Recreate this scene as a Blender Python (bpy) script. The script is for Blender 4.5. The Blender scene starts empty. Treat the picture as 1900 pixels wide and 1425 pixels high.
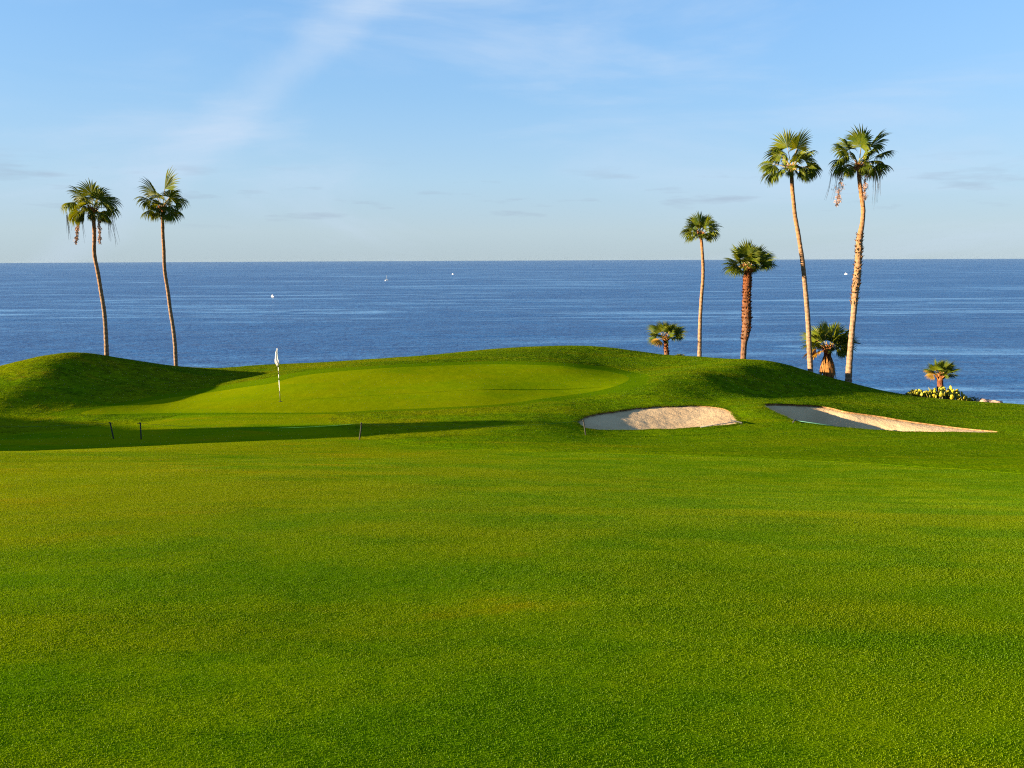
import bpy, bmesh, math, random
import numpy as np
from mathutils import Vector, Matrix, noise
from mathutils.geometry import delaunay_2d_cdt

R = math.radians
scene = bpy.context.scene
col = scene.collection

# ------------------------------------------------------------------ camera
CAM_Z = 42.0                       # metres above the sea
FPX = 1382.0                       # focal length in photo pixels (1900 wide)
PITCH = math.atan(231.5 / FPX)
ROLL = 8 / 1900
cam_data = bpy.data.cameras.new('camera')
cam = bpy.data.objects.new('camera', cam_data)
col.objects.link(cam)
_f = Vector((0, math.cos(PITCH), -math.sin(PITCH)))
_u0 = Vector((0, math.sin(PITCH), math.cos(PITCH)))
_r0 = Vector((1, 0, 0))
_r = _r0 * math.cos(ROLL) - _u0 * math.sin(ROLL)
_u = _u0 * math.cos(ROLL) + _r0 * math.sin(ROLL)
cam.matrix_world = Matrix(((_r.x, _u.x, -_f.x, 0), (_r.y, _u.y, -_f.y, 0), (_r.z, _u.z, -_f.z, CAM_Z), (0, 0, 0, 1)))
cam_data.sensor_fit = 'HORIZONTAL'
cam_data.sensor_width = 36.0
cam_data.lens = 36.0 * FPX / 1900
cam_data.clip_start = 0.1
cam_data.clip_end = 200000
scene.camera = cam

def ray(px, py):
    d = _f + _r * ((px - 950) / FPX) + _u * ((712.5 - py) / FPX)
    return d / d.y

def at(px, py, Y):
    """world point that lies Y metres ahead of the camera on the line of sight of a photo pixel"""
    d = ray(px, py) * Y
    return Vector((d.x, d.y, d.z + CAM_Z))

# ------------------------------------------------------------------ sun, sky, exposure
SUN_EL = R(8.7)
SUN_AWAY = R(12)                    # the sun stands to the left, this much behind the camera's side line
to_sun = Vector((-math.cos(SUN_EL) * math.cos(SUN_AWAY), -math.cos(SUN_EL) * math.sin(SUN_AWAY), math.sin(SUN_EL)))
sl = bpy.data.lights.new('sun', 'SUN')
sl.energy = 5.0
sl.angle = R(0.55)
sl.color = (1.0, 0.80, 0.52)
sun = bpy.data.objects.new('sun', sl)
col.objects.link(sun)
sun.rotation_euler = to_sun.to_track_quat('Z', 'Y').to_euler()
sun.location = (-30, -10, 80)

world = bpy.data.worlds.new('World')
scene.world = world
world.use_nodes = True
def build_world():
    nt = world.node_tree
    N, L = nt.nodes, nt.links
    N.clear()
    out = N.new('ShaderNodeOutputWorld')
    bg = N.new('ShaderNodeBackground')
    bg.inputs['Strength'].default_value = SKY_STRENGTH
    sky = N.new('ShaderNodeTexSky')
    sky.sky_type = 'NISHITA'
    sky.sun_disc = False
    sky.sun_elevation = SUN_EL
    sky.sun_rotation = math.atan2(to_sun.x, to_sun.y)
    sky.altitude = 0
    sky.air_density = 0.55
    sky.dust_density = 0.0
    sky.ozone_density = 2.0
    # thin cirrus and a few small low clouds, as colour of the sky itself
    tc = N.new('ShaderNodeTexCoord')
    sep = N.new('ShaderNodeSeparateXYZ')
    L.new(tc.outputs['Generated'], sep.inputs[0])
    def math_(op, a, b=None, clamp=False):
        n = N.new('ShaderNodeMath'); n.operation = op; n.use_clamp = clamp
        for i, v in enumerate((a, b)):
            if v is None: continue
            if isinstance(v, (int, float)): n.inputs[i].default_value = v
            else: L.new(v, n.inputs[i])
        return n.outputs[0]
    zc = math_('MAXIMUM', sep.outputs[2], 0.012)
    # a broad streak of cirrus that runs along a great circle of the sky, torn by noise
    def dirn(px, py):
        d = ray(px, py).normalized()
        return d
    d1, d2 = dirn(690, -20), dirn(330, 300)
    nrm = d1.cross(d2).normalized()
    dp = N.new('ShaderNodeVectorMath'); dp.operation = 'DOT_PRODUCT'
    L.new(tc.outputs['Generated'], dp.inputs[0]); dp.inputs[1].default_value = nrm
    mpw = N.new('ShaderNodeMapping'); mpw.inputs['Scale'].default_value = (5, 5, 5)
    L.new(tc.outputs['Generated'], mpw.inputs[0])
    nw = N.new('ShaderNodeTexNoise'); nw.inputs['Scale'].default_value = 1.0; nw.inputs['Detail'].default_value = 6
    nw.inputs['Roughness'].default_value = 0.6
    L.new(mpw.outputs[0], nw.inputs['Vector'])
    off = math_('ADD', dp.outputs['Value'], math_('MULTIPLY', math_('SUBTRACT', nw.outputs['Fac'], 0.5), 0.10))
    sb = N.new('ShaderNodeMapRange'); sb.interpolation_type = 'SMOOTHSTEP'
    sb.inputs['From Min'].default_value = 0.036; sb.inputs['From Max'].default_value = 0.0
    L.new(math_('ABSOLUTE', off), sb.inputs['Value'])
    # long thin fibres of high cloud elsewhere
    mp = N.new('ShaderNodeMapping')
    mp.inputs['Rotation'].default_value = (0, R(24), 0)
    mp.inputs['Scale'].default_value = (1.6, 1.6, 7.0)
    mp.inputs['Location'].default_value = (1.9, 0.35, 0.2)
    L.new(tc.outputs['Generated'], mp.inputs[0])
    n1 = N.new('ShaderNodeTexNoise')
    n1.inputs['Scale'].default_value = 1.3
    n1.inputs['Detail'].default_value = 7
    n1.inputs['Roughness'].default_value = 0.58
    n1.inputs['Distortion'].default_value = 0.5
    L.new(mp.outputs[0], n1.inputs['Vector'])
    r1 = N.new('ShaderNodeMapRange')
    r1.inputs['From Min'].default_value = 0.46
    r1.inputs['From Max'].default_value = 0.78
    r1.interpolation_type = 'SMOOTHSTEP'
    L.new(n1.outputs['Fac'], r1.inputs['Value'])
    streak = math_('MULTIPLY', sb.outputs[0], math_('ADD', 0.05, math_('MULTIPLY', n1.outputs['Fac'], 0.52)))
    cirrus = math_('ADD', streak, math_('MULTIPLY', r1.outputs[0], 0.55), True)
    # low flat clouds just above the horizon
    mp2 = N.new('ShaderNodeMapping')
    mp2.inputs['Scale'].default_value = (9, 9, 62)
    mp2.inputs['Location'].default_value = (0.3, 0.0, 0.7)
    L.new(tc.outputs['Generated'], mp2.inputs[0])
    n2 = N.new('ShaderNodeTexNoise')
    n2.inputs['Scale'].default_value = 1.0
    n2.inputs['Detail'].default_value = 5
    L.new(mp2.outputs[0], n2.inputs['Vector'])
    r2 = N.new('ShaderNodeMapRange')
    r2.inputs['From Min'].default_value = 0.58
    r2.inputs['From Max'].default_value = 0.72
    L.new(n2.outputs['Fac'], r2.inputs['Value'])
    band = N.new('ShaderNodeMapRange')        # only between about 3 and 8 degrees up
    band.interpolation_type = 'SMOOTHSTEP'
    band.inputs['From Min'].default_value = 0.13
    band.inputs['From Max'].default_value = 0.085
    L.new(sep.outputs[2], band.inputs['Value'])
    band2 = N.new('ShaderNodeMapRange')
    band2.interpolation_type = 'SMOOTHSTEP'
    band2.inputs['From Min'].default_value = 0.03
    band2.inputs['From Max'].default_value = 0.06
    L.new(sep.outputs[2], band2.inputs['Value'])
    low = math_('MULTIPLY', math_('MULTIPLY', r2.outputs[0], band.outputs[0]), math_('MULTIPLY', band2.outputs[0], 0.42), True)
    tint = N.new('ShaderNodeMix'); tint.data_type = 'RGBA'; tint.blend_type = 'MULTIPLY'
    tint.inputs['Factor'].default_value = 1.0
    L.new(sky.outputs[0], tint.inputs['A'])
    tint.inputs['B'].default_value = (*SKY_TINT, 1)
    # thin even veil of high haze, densest towards the horizon all round
    vf = N.new('ShaderNodeMapRange'); vf.interpolation_type = 'SMOOTHSTEP'
    for k_, q_ in zip(('From Min', 'From Max', 'To Min', 'To Max'), (0.0, 0.42, 0.94, 0.45)): vf.inputs[k_].default_value = q_
    L.new(sep.outputs[2], vf.inputs['Value'])
    vc = N.new('ShaderNodeValToRGB')
    cr = vc.color_ramp
    for i_, (p_, c_) in enumerate(VEIL):
        e_ = cr.elements[i_] if i_ < 2 else cr.elements.new(p_)
        e_.position = p_; e_.color = (*[q * 0.2 for q in c_], 1)
    L.new(sep.outputs[2], vc.inputs[0])
    vs = N.new('ShaderNodeVectorMath'); vs.operation = 'SCALE'; vs.inputs['Scale'].default_value = 5.0
    L.new(vc.outputs[0], vs.inputs[0])
    veil = N.new('ShaderNodeMix'); veil.data_type = 'RGBA'
    L.new(vf.outputs[0], veil.inputs['Factor'])
    L.new(tint.outputs['Result'], veil.inputs['A']); L.new(vs.outputs[0], veil.inputs['B'])
    m1 = N.new('ShaderNodeMix'); m1.data_type = 'RGBA'
    L.new(cirrus, m1.inputs['Factor'])
    L.new(veil.outputs['Result'], m1.inputs['A'])
    m1.inputs['B'].default_value = (*CIRRUS, 1)
    m2 = N.new('ShaderNodeMix'); m2.data_type = 'RGBA'
    L.new(low, m2.inputs['Factor'])
    L.new(m1.outputs['Result'], m2.inputs['A'])
    m2.inputs['B'].default_value = (*LOWCLOUD, 1)
    L.new(m2.outputs['Result'], bg.inputs['Color'])
    L.new(bg.outputs[0], out.inputs[0])

SKY_STRENGTH = 0.05
SKY_TINT = (1.0, 1.0, 1.0)
VEIL = ((0.0, (1.40, 1.74, 1.98)), (0.035, (1.60, 1.98, 2.18)), (0.10, (1.50, 2.15, 2.60)), (0.20, (1.15, 2.05, 2.95)), (0.32, (1.0, 2.1, 3.5)))
CIRRUS = (2.05, 2.5, 3.1)
LOWCLOUD = (1.15, 1.38, 1.80)
build_world()
scene.view_settings.view_transform = 'Standard'
scene.view_settings.look = 'None'
scene.view_settings.gamma = 1.0
scene.view_settings.use_curve_mapping = False
scene.view_settings.exposure = 2.6
scene.cycles.filter_width = 1.15
scene.cycles.use_denoising = False
scene.cycles.max_bounces = 6
scene.cycles.diffuse_bounces = 3
scene.cycles.transparent_max_bounces = 8

# ------------------------------------------------------------------ helpers
def tag(o, label=None, cat=None, group=None, kind=None):
    if label: o['label'] = label
    if cat: o['category'] = cat
    if group: o['group'] = group
    if kind: o['kind'] = kind
    return o

def mesh_obj(name, verts, faces, mat, parent=None, smooth=False):
    me = bpy.data.meshes.new(name)
    me.from_pydata([tuple(v) for v in verts], [], faces)
    if smooth:
        me.polygons.foreach_set('use_smooth', [True] * len(me.polygons))
    me.update()
    for m in (mat if isinstance(mat, (list, tuple)) else [mat]):
        me.materials.append(m)
    o = bpy.data.objects.new(name, me)
    col.objects.link(o)
    if parent is not None:
        o.parent = parent
    return o

def empty(name, loc):
    o = bpy.data.objects.new(name, None)
    o.empty_display_size = 0.3
    o.location = loc
    col.objects.link(o)
    return o

class MB:
    """collects tubes, boxes and strips for ONE mesh"""
    def __init__(self): self.v = []; self.f = []; self.mi = []
    def tube(self, pts, rad, n=8, cap=True, mi=0):
        pts = [Vector(p) for p in pts]
        if not isinstance(rad, (list, tuple)): rad = [rad] * len(pts)
        base = len(self.v)
        ref = None
        for i, p in enumerate(pts):
            t = (pts[min(i + 1, len(pts) - 1)] - pts[max(i - 1, 0)]).normalized()
            if ref is None:
                ref = t.orthogonal().normalized()
            ref = (ref - t * ref.dot(t)).normalized()
            b = t.cross(ref)
            for k in range(n):
                a = 2 * math.pi * k / n
                self.v.append(p + (ref * math.cos(a) + b * math.sin(a)) * rad[i])
        for i in range(len(pts) - 1):
            for k in range(n):
                k2 = (k + 1) % n
                self.f.append((base + i * n + k, base + i * n + k2, base + (i + 1) * n + k2, base + (i + 1) * n + k)); self.mi.append(mi)
        if cap:
            self.f.append(tuple(base + k for k in reversed(range(n)))); self.mi.append(mi)
            e = base + (len(pts) - 1) * n
            self.f.append(tuple(e + k for k in range(n))); self.mi.append(mi)
        return self
    def box(self, c, s, mi=0, rot=None):
        base = len(self.v); c = Vector(c)
        for x in (-.5, .5):
            for y in (-.5, .5):
                for z in (-.5, .5):
                    q = Vector((x * s[0], y * s[1], z * s[2]))
                    if rot is not None: q = rot @ q
                    self.v.append(c + q)
        for q in ((0, 1, 3, 2), (4, 6, 7, 5), (0, 4, 5, 1), (2, 3, 7, 6), (0, 2, 6, 4), (1, 5, 7, 3)):
            self.f.append(tuple(base + i for i in q)); self.mi.append(mi)
        return self
    def poly(self, pts, mi=0):
        base = len(self.v)
        self.v += [Vector(p) for p in pts]
        self.f.append(tuple(range(base, base + len(pts)))); self.mi.append(mi)
        return self
    def build(self, name, mat, parent=None, smooth=False, origin=None):
        v = self.v
        if origin is not None: v = [q - Vector(origin) for q in v]
        o = mesh_obj(name, v, self.f, mat, parent, smooth)
        if isinstance(mat, (list, tuple)) and len(mat) > 1:
            o.data.polygons.foreach_set('material_index', self.mi)
        return o

# ------------------------------------------------------------------ terrain heights
CTRL = np.array([[float(a) for a in t.split(',')] for t in """
-22.00,-8.00,0.402 -12.00,-8.00,0.402 -5.00,-8.00,0.402 0.00,-8.00,0.402 5.00,-8.00,0.402 12.00,-8.00,0.402
22.00,-8.00,0.402 -22.00,-2.00,-0.762 -12.00,-2.00,-0.762 -5.00,-2.00,-0.762 0.00,-2.00,-0.762 5.00,-2.00,-0.762
12.00,-2.00,-0.762 22.00,-2.00,-0.762 -22.00,2.00,-1.538 -12.00,2.00,-1.538 -5.00,2.00,-1.538 0.00,2.00,-1.538
5.00,2.00,-1.538 12.00,2.00,-1.538 22.00,2.00,-1.538 -22.00,6.00,-2.306 -12.00,6.00,-2.369 -5.00,6.00,-2.274
0.00,6.00,-2.249 5.00,6.00,-2.301 12.00,6.00,-2.380 22.00,6.00,-2.278 -22.00,11.00,-3.382 -12.00,11.00,-3.233
-5.00,11.00,-3.200 0.00,11.00,-3.300 5.00,11.00,-3.481 12.00,11.00,-3.546 22.00,11.00,-3.637 -22.00,16.00,-4.280
-12.00,16.00,-4.165 -5.00,16.00,-4.303 0.00,16.00,-4.354 5.00,16.00,-4.387 12.00,16.00,-4.398 22.00,16.00,-4.736
-14.51,20.50,-5.283 -10.84,20.80,-5.266 -7.03,21.00,-5.221 -2.29,20.50,-5.179 1.47,19.80,-5.079 4.95,19.00,-4.976
8.86,18.30,-4.937 12.41,17.50,-4.887 -16.79,23.80,-5.697 -12.57,24.20,-5.702 -7.85,24.60,-5.705 -2.78,25.00,-5.669
0.94,25.60,-5.685 -19.38,27.60,-5.833 -16.09,28.30,-5.848 -10.96,28.00,-5.786 -6.83,28.00,-5.762 -3.19,28.80,-5.769
0.22,30.00,-5.822 -9.50,30.00,-5.713 -14.84,31.00,-5.928 -5.96,32.50,-5.479 -1.17,31.80,-5.547 3.69,33.50,-5.615
-10.77,34.20,-5.442 -6.40,35.00,-5.251 -1.37,37.60,-5.332 2.77,37.80,-5.378 5.72,35.50,-5.641 -10.41,36.50,-5.461
-3.97,36.20,-5.282 -22.92,33.00,-4.855 -21.93,35.00,-4.450 -20.68,35.50,-4.416 -20.90,31.00,-4.954 -19.36,29.60,-5.262
-20.12,32.00,-4.741 -19.93,28.50,-5.316 -18.96,33.60,-5.360 -19.14,38.00,-5.201 -16.76,32.60,-5.620 -16.45,36.20,-5.792
-15.54,38.60,-5.955 -13.16,35.20,-5.722 -18.80,41.50,-5.903 -16.65,43.00,-6.224 -15.42,44.00,-6.213 -11.49,45.00,-6.206
-8.29,45.50,-6.088 -5.02,46.00,-5.933 -2.70,46.50,-5.734 -0.33,47.00,-5.600 3.77,47.00,-5.479 5.82,47.00,-5.557
7.72,46.00,-5.717 9.52,45.00,-5.865 11.24,44.00,-5.808 12.87,41.00,-5.573 13.64,38.90,-5.465 14.47,38.80,-5.627
15.70,39.00,-6.007 17.92,39.00,-6.595 20.41,38.00,-7.091 22.11,38.00,-7.269 23.49,37.50,-7.321 25.57,36.50,-7.302
-18.59,48.00,-7.497 -21.69,56.00,-10.705 -17.18,49.00,-7.469 -19.98,57.00,-10.648 -12.77,50.00,-7.446 -14.81,58.00,-10.599
-9.20,50.50,-7.307 -10.66,58.50,-10.428 -5.57,51.00,-7.128 -6.44,59.00,-10.209 -2.99,51.50,-6.901 -3.46,59.50,-9.938
-0.37,52.00,-6.745 -0.42,60.00,-9.748 4.17,52.00,-6.612 4.81,60.00,-9.595 6.44,52.00,-6.698 7.44,60.00,-9.694
8.55,51.00,-6.888 9.90,59.00,-9.932 10.58,50.00,-7.067 12.27,58.00,-10.159 12.52,49.00,-7.018 14.56,57.00,-10.124
14.44,46.00,-6.802 16.96,54.00,-9.940 15.40,43.90,-6.718 18.20,51.90,-9.892 16.33,43.80,-6.902 19.32,51.80,-10.112
17.72,44.00,-7.327 20.94,52.00,-10.609 20.21,44.00,-7.990 23.89,52.00,-11.393 23.10,43.00,-8.574 27.40,51.00,-12.116
25.02,43.00,-8.775 29.67,51.00,-12.355 26.62,42.50,-8.847 31.63,50.50,-12.459 29.07,41.50,-8.852 34.68,49.50,-12.502
-23.88,41.00,-5.605 -28.54,49.00,-8.642 -20.83,46.00,-7.093 -24.46,54.00,-10.281 5.34,43.00,-5.715 7.06,38.60,-5.852
8.99,41.00,-5.768 10.11,39.50,-5.708 11.30,36.80,-5.408 8.90,34.70,-5.451 6.76,32.90,-5.577 4.99,31.60,-5.751
8.79,31.60,-6.051 11.22,34.20,-6.249 13.75,36.30,-6.261 16.06,38.00,-6.335 17.41,36.40,-6.783 11.07,32.00,-6.113
4.48,30.40,-5.918 3.01,31.50,-5.818 2.10,28.50,-5.796 12.85,31.70,-6.206 18.53,33.50,-6.756 15.89,31.20,-6.497
20.71,33.00,-6.914 17.83,29.00,-6.622 22.13,31.50,-6.848 18.88,26.80,-6.334 2.61,26.20,-5.925 3.82,25.80,-6.036
5.78,26.00,-6.071 8.39,27.00,-6.110 9.30,28.50,-5.934 10.25,30.10,-5.918 10.71,27.30,-6.125 12.72,26.40,-6.194
15.61,26.30,-6.263 17.96,26.60,-6.364 7.79,30.20,-5.984 5.02,29.60,-5.965 3.31,28.00,-5.911 8.89,28.30,-6.105
2.61,23.50,-5.762 7.79,23.30,-5.789 12.54,22.50,-5.681 15.20,21.50,-5.574 4.64,20.80,-5.349 8.93,20.00,-5.239
-26.00,20.20,-1.400 -31.00,19.20,-0.700 -22.50,20.90,-3.300 -25.00,22.90,-5.100 -20.00,22.80,-5.500 -25.00,16.80,-4.000
-31.00,15.50,-3.200 -31.00,22.30,-4.900 -40.00,18.00,-1.200 -24.00,26.50,-5.700 -30.00,28.00,-5.500 -32.00,34.00,-5.600
-40.00,36.00,-5.200 -27.00,37.00,-5.750 -31.00,40.00,-6.500 -55.00,30.00,-3.000 -55.00,10.00,-2.000 -40.00,0.00,-1.000
40.00,0.00,-1.200 35.00,10.00,-3.400 33.00,20.00,-5.900 35.00,30.00,-7.200 55.00,10.00,-4.000 55.00,30.00,-8.000
-30.00,44.00,-6.400 -45.00,50.00,-8.000 -60.00,60.00,-11.000 38.00,44.00,-10.000 55.00,50.00,-13.000
""".split()])
def _phi(d2):
    d2 = np.maximum(d2, 1e-9)
    return .5 * d2 * np.log(d2)
def _fit(C, lam=.006):
    P = C[:, :2] / 10; n = len(P)
    K = _phi(((P[:, None] - P[None]) ** 2).sum(-1)) + lam * np.eye(n)
    Q = np.c_[np.ones(n), P]
    return np.linalg.solve(np.block([[K, Q], [Q.T, np.zeros((3, 3))]]), np.r_[C[:, 2], 0, 0, 0])
_WT = _fit(CTRL)
def height(X, Y):
    """ground height above the sea for arrays of x, y"""
    X = np.atleast_1d(np.asarray(X, float)); Y = np.atleast_1d(np.asarray(Y, float))
    xc = np.clip(X, -58, 58); yc = np.clip(Y, -9, 62)
    q = np.c_[xc, yc] / 10
    out = np.zeros(len(q))
    for i in range(0, len(q), 20000):
        s = q[i:i + 20000]
        d2 = ((s[:, None] - CTRL[None, :, :2] / 10) ** 2).sum(-1)
        out[i:i + 20000] = _phi(d2) @ _WT[:-3] + np.c_[np.ones(len(s)), s] @ _WT[-3:]
    # seaward slope and cliff beyond the course
    t = np.maximum(Y - 54, 0)
    out -= t * t / (t + 12) * 1.25
    return np.maximum(out + CAM_Z, -3.0)
def hz(x, y): return float(height([x], [y])[0])

# outlines of the mown areas and of the sand, in metres on the ground
GREEN = [(-16.68, 28.24), (-13.76, 28.67), (-10.36, 28.05), (-6.83, 28.0), (-5.24, 28.39), (-3.19, 28.79), (-1.08, 29.33), (0.44, 30.26), (2.32, 31.51), (4.32, 32.66), (5.39, 34.16), (5.54, 36.04), (4.66, 37.47), (3.02, 37.48), (0.83, 37.69), (-1.38, 37.95), (-4.06, 37.11), (-6.58, 36.0), (-8.55, 35.41), (-9.92, 34.75), (-10.46, 33.99), (-11.0, 33.34), (-12.62, 33.05), (-14.62, 32.06), (-15.79, 30.18)]
COLLAR = [(-17.87, 27.97), (-15.66, 28.26), (-10.25, 27.75), (-6.66, 27.73), (-4.78, 28.1), (-2.74, 28.5), (-0.65, 29.07), (1.11, 30.09), (3.22, 31.3), (5.23, 32.34), (6.34, 33.89), (6.56, 36.56), (5.52, 39.69), (3.16, 39.31), (0.86, 39.02), (-1.42, 39.11), (-4.2, 38.41), (-6.82, 37.38), (-9.2, 37.03), (-10.68, 36.51), (-11.41, 35.58), (-12.26, 34.86), (-13.79, 34.16), (-15.27, 32.45), (-16.46, 29.79)]
FWL = [(-17.61, 24.98), (-16.63, 25.2), (-15.79, 25.66), (-14.71, 26.13), (-13.81, 26.65), (-13.12, 27.29), (-12.79, 28.15)]
FWR = [(-6.7, 27.73), (-6.65, 26.59), (-5.6, 24.34), (-4.28, 22.14), (-2.26, 20.15), (0.67, 18.22), (3.22, 17.34), (5.48, 16.34), (7.78, 14.88), (9.22, 12.96)]
BUNK1 = [(2.36, 26.64), (2.74, 27.5), (3.57, 28.47), (5.01, 29.53), (6.4, 29.93), (7.77, 30.12), (8.51, 29.58), (8.69, 28.56), (8.41, 27.21), (7.75, 26.84), (6.43, 26.33), (4.81, 25.99), (3.61, 25.7), (2.83, 25.54), (2.45, 25.9)]
BUNK2 = [(10.21, 29.98), (10.95, 30.34), (12.5, 30.83), (13.33, 30.63), (13.74, 30.01), (14.73, 29.75), (16.09, 28.98), (17.35, 28.21), (17.98, 26.7), (16.26, 26.41), (14.52, 26.1), (13.1, 26.37), (11.93, 26.84), (10.83, 27.36), (10.47, 28.06), (10.2, 28.8)]

def smooth_loop(P, step, closed=True):
    """Catmull-Rom through P, resampled"""
    P = [Vector(p) for p in P]; n = len(P); out = []
    rng = range(n) if closed else range(n - 1)
    for i in rng:
        if closed: a, b, c, d = P[i - 1], P[i], P[(i + 1) % n], P[(i + 2) % n]
        else: a, b, c, d = P[max(i - 1, 0)], P[i], P[i + 1], P[min(i + 2, n - 1)]
        m = max(1, int((c - b).length / step))
        for k in range(m):
            t = k / m
            out.append(0.5 * ((2 * b) + (c - a) * t + (2 * a - 5 * b + 4 * c - d) * t * t + (3 * b - a - 3 * c + d) * t ** 3))
    if not closed: out.append(P[-1])
    return out

def jitter(loop, amp, seed, scale=1.3):
    o = []
    for p in loop:
        q = Vector((p.x * scale, p.y * scale, seed))
        o.append(Vector((p.x + amp * noise.noise(q), p.y + amp * noise.noise(q + Vector((31, 7, 0))))))
    return o

green_loop = smooth_loop(GREEN, .25)
collar_loop = smooth_loop(COLLAR, .25)
bunk_loops = [jitter(smooth_loop(BUNK1, .12), .10, 3.1), jitter(smooth_loop(BUNK2, .12), .10, 8.4)]

def inside(poly, X, Y):
    """vectorised point in polygon"""
    x = np.array([p[0] for p in poly]); y = np.array([p[1] for p in poly])
    x2, y2 = np.roll(x, -1), np.roll(y, -1)
    res = np.zeros(len(X), bool)
    for i in range(len(x)):
        c = (y[i] > Y) != (y2[i] > Y)
        with np.errstate(divide='ignore', invalid='ignore'):
            xi = (x2[i] - x[i]) * (Y - y[i]) / (y2[i] - y[i]) + x[i]
        res ^= c & (X < xi)
    return res

def dist_line(line, X, Y, closed=False):
    x = np.array([p[0] for p in line]); y = np.array([p[1] for p in line])
    if closed: x = np.r_[x, x[0]]; y = np.r_[y, y[0]]
    d = np.full(len(X), 1e9)
    for i in range(len(x) - 1):
        ax, ay, bx, by = x[i], y[i], x[i + 1], y[i + 1]
        L2 = (bx - ax) ** 2 + (by - ay) ** 2 + 1e-12
        t = np.clip(((X - ax) * (bx - ax) + (Y - ay) * (by - ay)) / L2, 0, 1)
        d = np.minimum(d, np.hypot(X - ax - t * (bx - ax), Y - ay - t * (by - ay)))
    return d

# fairway outline: everything near the camera, reaching through the hollow to the collar of the green
_fl = smooth_loop(FWL, .3, False)
_fr = smooth_loop(FWR, .3, False)
_fl = [Vector((-62, 21.5)), Vector((-40, 22.3)), Vector((-28, 23.2)), Vector((-21, 23.7))] + _fl
_fl = jitter(_fl, .12, 1.7)
_fr = jitter(_fr, .22, 5.2, .8) + [Vector((12.5, 10.0)), Vector((17, 6)), Vector((26, 1)), Vector((40, -6)), Vector((48, -11.5))]
# the ends that meet the collar are pushed a little inside it
_fl[-1] = Vector((-12.87, 28.34)); _fr[0] = Vector((-6.72, 28.0))
fair_loop = _fl + _fr + [Vector((-62, -11.5))]

# ------------------------------------------------------------------ ground mesh, cut along those outlines
def ground():
    rs = np.random.RandomState(4)
    pts = []; 
    def add(X, Y):
        pts.append(np.c_[X, Y])
    # spacing grows away from the tee; shared by all areas
    for y0, y1, xw, st in ((-12, 1.5, 62, 1.6), (1.5, 8, 14, .42), (8, 18, 20, .45), (18, 34, 27, .27), (34, 52, 36, .36), (52, 110, 90, 2.2)):
        nx = int(2 * xw / st); ny = max(1, int((y1 - y0) / st))
        gx, gy = np.meshgrid(np.linspace(-xw, xw, nx), y0 + (np.arange(ny) + .5) * (y1 - y0) / ny)
        gx = gx + (np.arange(ny)[:, None] % 2) * st * .5
        X = gx.ravel() + rs.uniform(-.22, .22, gx.size) * st; Y = gy.ravel() + rs.uniform(-.22, .22, gx.size) * st
        add(X, Y)
    for y0, y1, xa, xb in ((-12, 52, 14, 90), ):      # coarse flanks out of view
        gx, gy = np.meshgrid(np.arange(-90, 90.1, 1.8), np.arange(y0, y1, 1.8))
        lim = np.where(gy < 8, 15, np.where(gy < 18, 21, np.where(gy < 34, 28, 37)))
        k = (np.abs(gx) > lim)
        add(gx[k], gy[k])
    P = np.concatenate(pts)
    loops = [green_loop, collar_loop, fair_loop] + bunk_loops
    # drop free points that crowd the outlines
    keep = np.ones(len(P), bool)
    for lp in loops:
        a = np.array([(p[0], p[1]) for p in lp])
        lo, hi = a.min(0) - .5, a.max(0) + .5
        m = np.where((P[:, 0] > lo[0]) & (P[:, 0] < hi[0]) & (P[:, 1] > lo[1]) & (P[:, 1] < hi[1]))[0]
        d = dist_line(lp, P[m, 0], P[m, 1], True)
        keep[m[d < .07]] = False
    P = P[keep]
    # finer grid in the sand
    ex = []
    for lp in bunk_loops:
        a = np.array([(p[0], p[1]) for p in lp]); lo, hi = a.min(0), a.max(0)
        gx, gy = np.meshgrid(np.arange(lo[0], hi[0], .085), np.arange(lo[1], hi[1], .085))
        X = gx.ravel() + rs.uniform(-.02, .02, gx.size); Y = gy.ravel() + rs.uniform(-.02, .02, gx.size)
        k = inside(lp, X, Y) & (dist_line(lp, X, Y, True) > .06)
        ex.append(np.c_[X[k], Y[k]])
    for lp in bunk_loops:
        P = P[~inside(lp, P[:, 0], P[:, 1])]
    P = np.concatenate([P] + ex)
    verts = [Vector((float(a), float(b))) for a, b in P]
    edges = []
    for lp in loops:
        b = len(verts)
        verts += [Vector((p[0], p[1])) for p in lp]
        n = len(lp)
        edges += [(b + i, b + (i + 1) % n) for i in range(n)]
    vo, eo, fo, *_ = delaunay_2d_cdt(verts, edges, [], 0, 1e-5, False)
    V = np.array([(v.x, v.y) for v in vo])
    F = np.array([f for f in fo if len(f) == 3])
    return V, F

V2, F2 = ground()
cx, cy = V2[F2, 0].mean(1), V2[F2, 1].mean(1)
zone = np.zeros(len(F2), int)                       # 0 rough 1 fairway 2 collar 3 green 4/5 sand
zone[inside(fair_loop, cx, cy)] = 1
zone[inside(collar_loop, cx, cy)] = 2
zone[inside(green_loop, cx, cy)] = 3
for i, lp in enumerate(bunk_loops):
    zone[inside(lp, cx, cy)] = 4 + i
Z2 = height(V2[:, 0], V2[:, 1])

def lumps(X, Y, sc, seed):
    return np.array([noise.noise(Vector((x * sc, y * sc, seed))) for x, y in zip(X, Y)])

BACK1 = [p for p in smooth_loop(BUNK1[1:9], .2, False)]
BACK2 = [p for p in smooth_loop(BUNK2[0:9], .2, False)]
def sand_height(i, X, Y, z):
    db = dist_line((BACK1, BACK2)[i], X, Y)
    s = np.clip(db / (2.4, 1.7)[i], 0, 1); s = s * s * (3 - 2 * s)
    if i == 0:
        t = np.clip((X - 2.4) / 6.0, 0, 1)
        return z - (.05 - .03 * t) - (.10 + .04 * t) * s
    t = np.clip((X - 10.5) / 7.2, 0, 1)
    return z - (.06 - .03 * t) - (1.06 - 1.04 * t) * s

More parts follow.
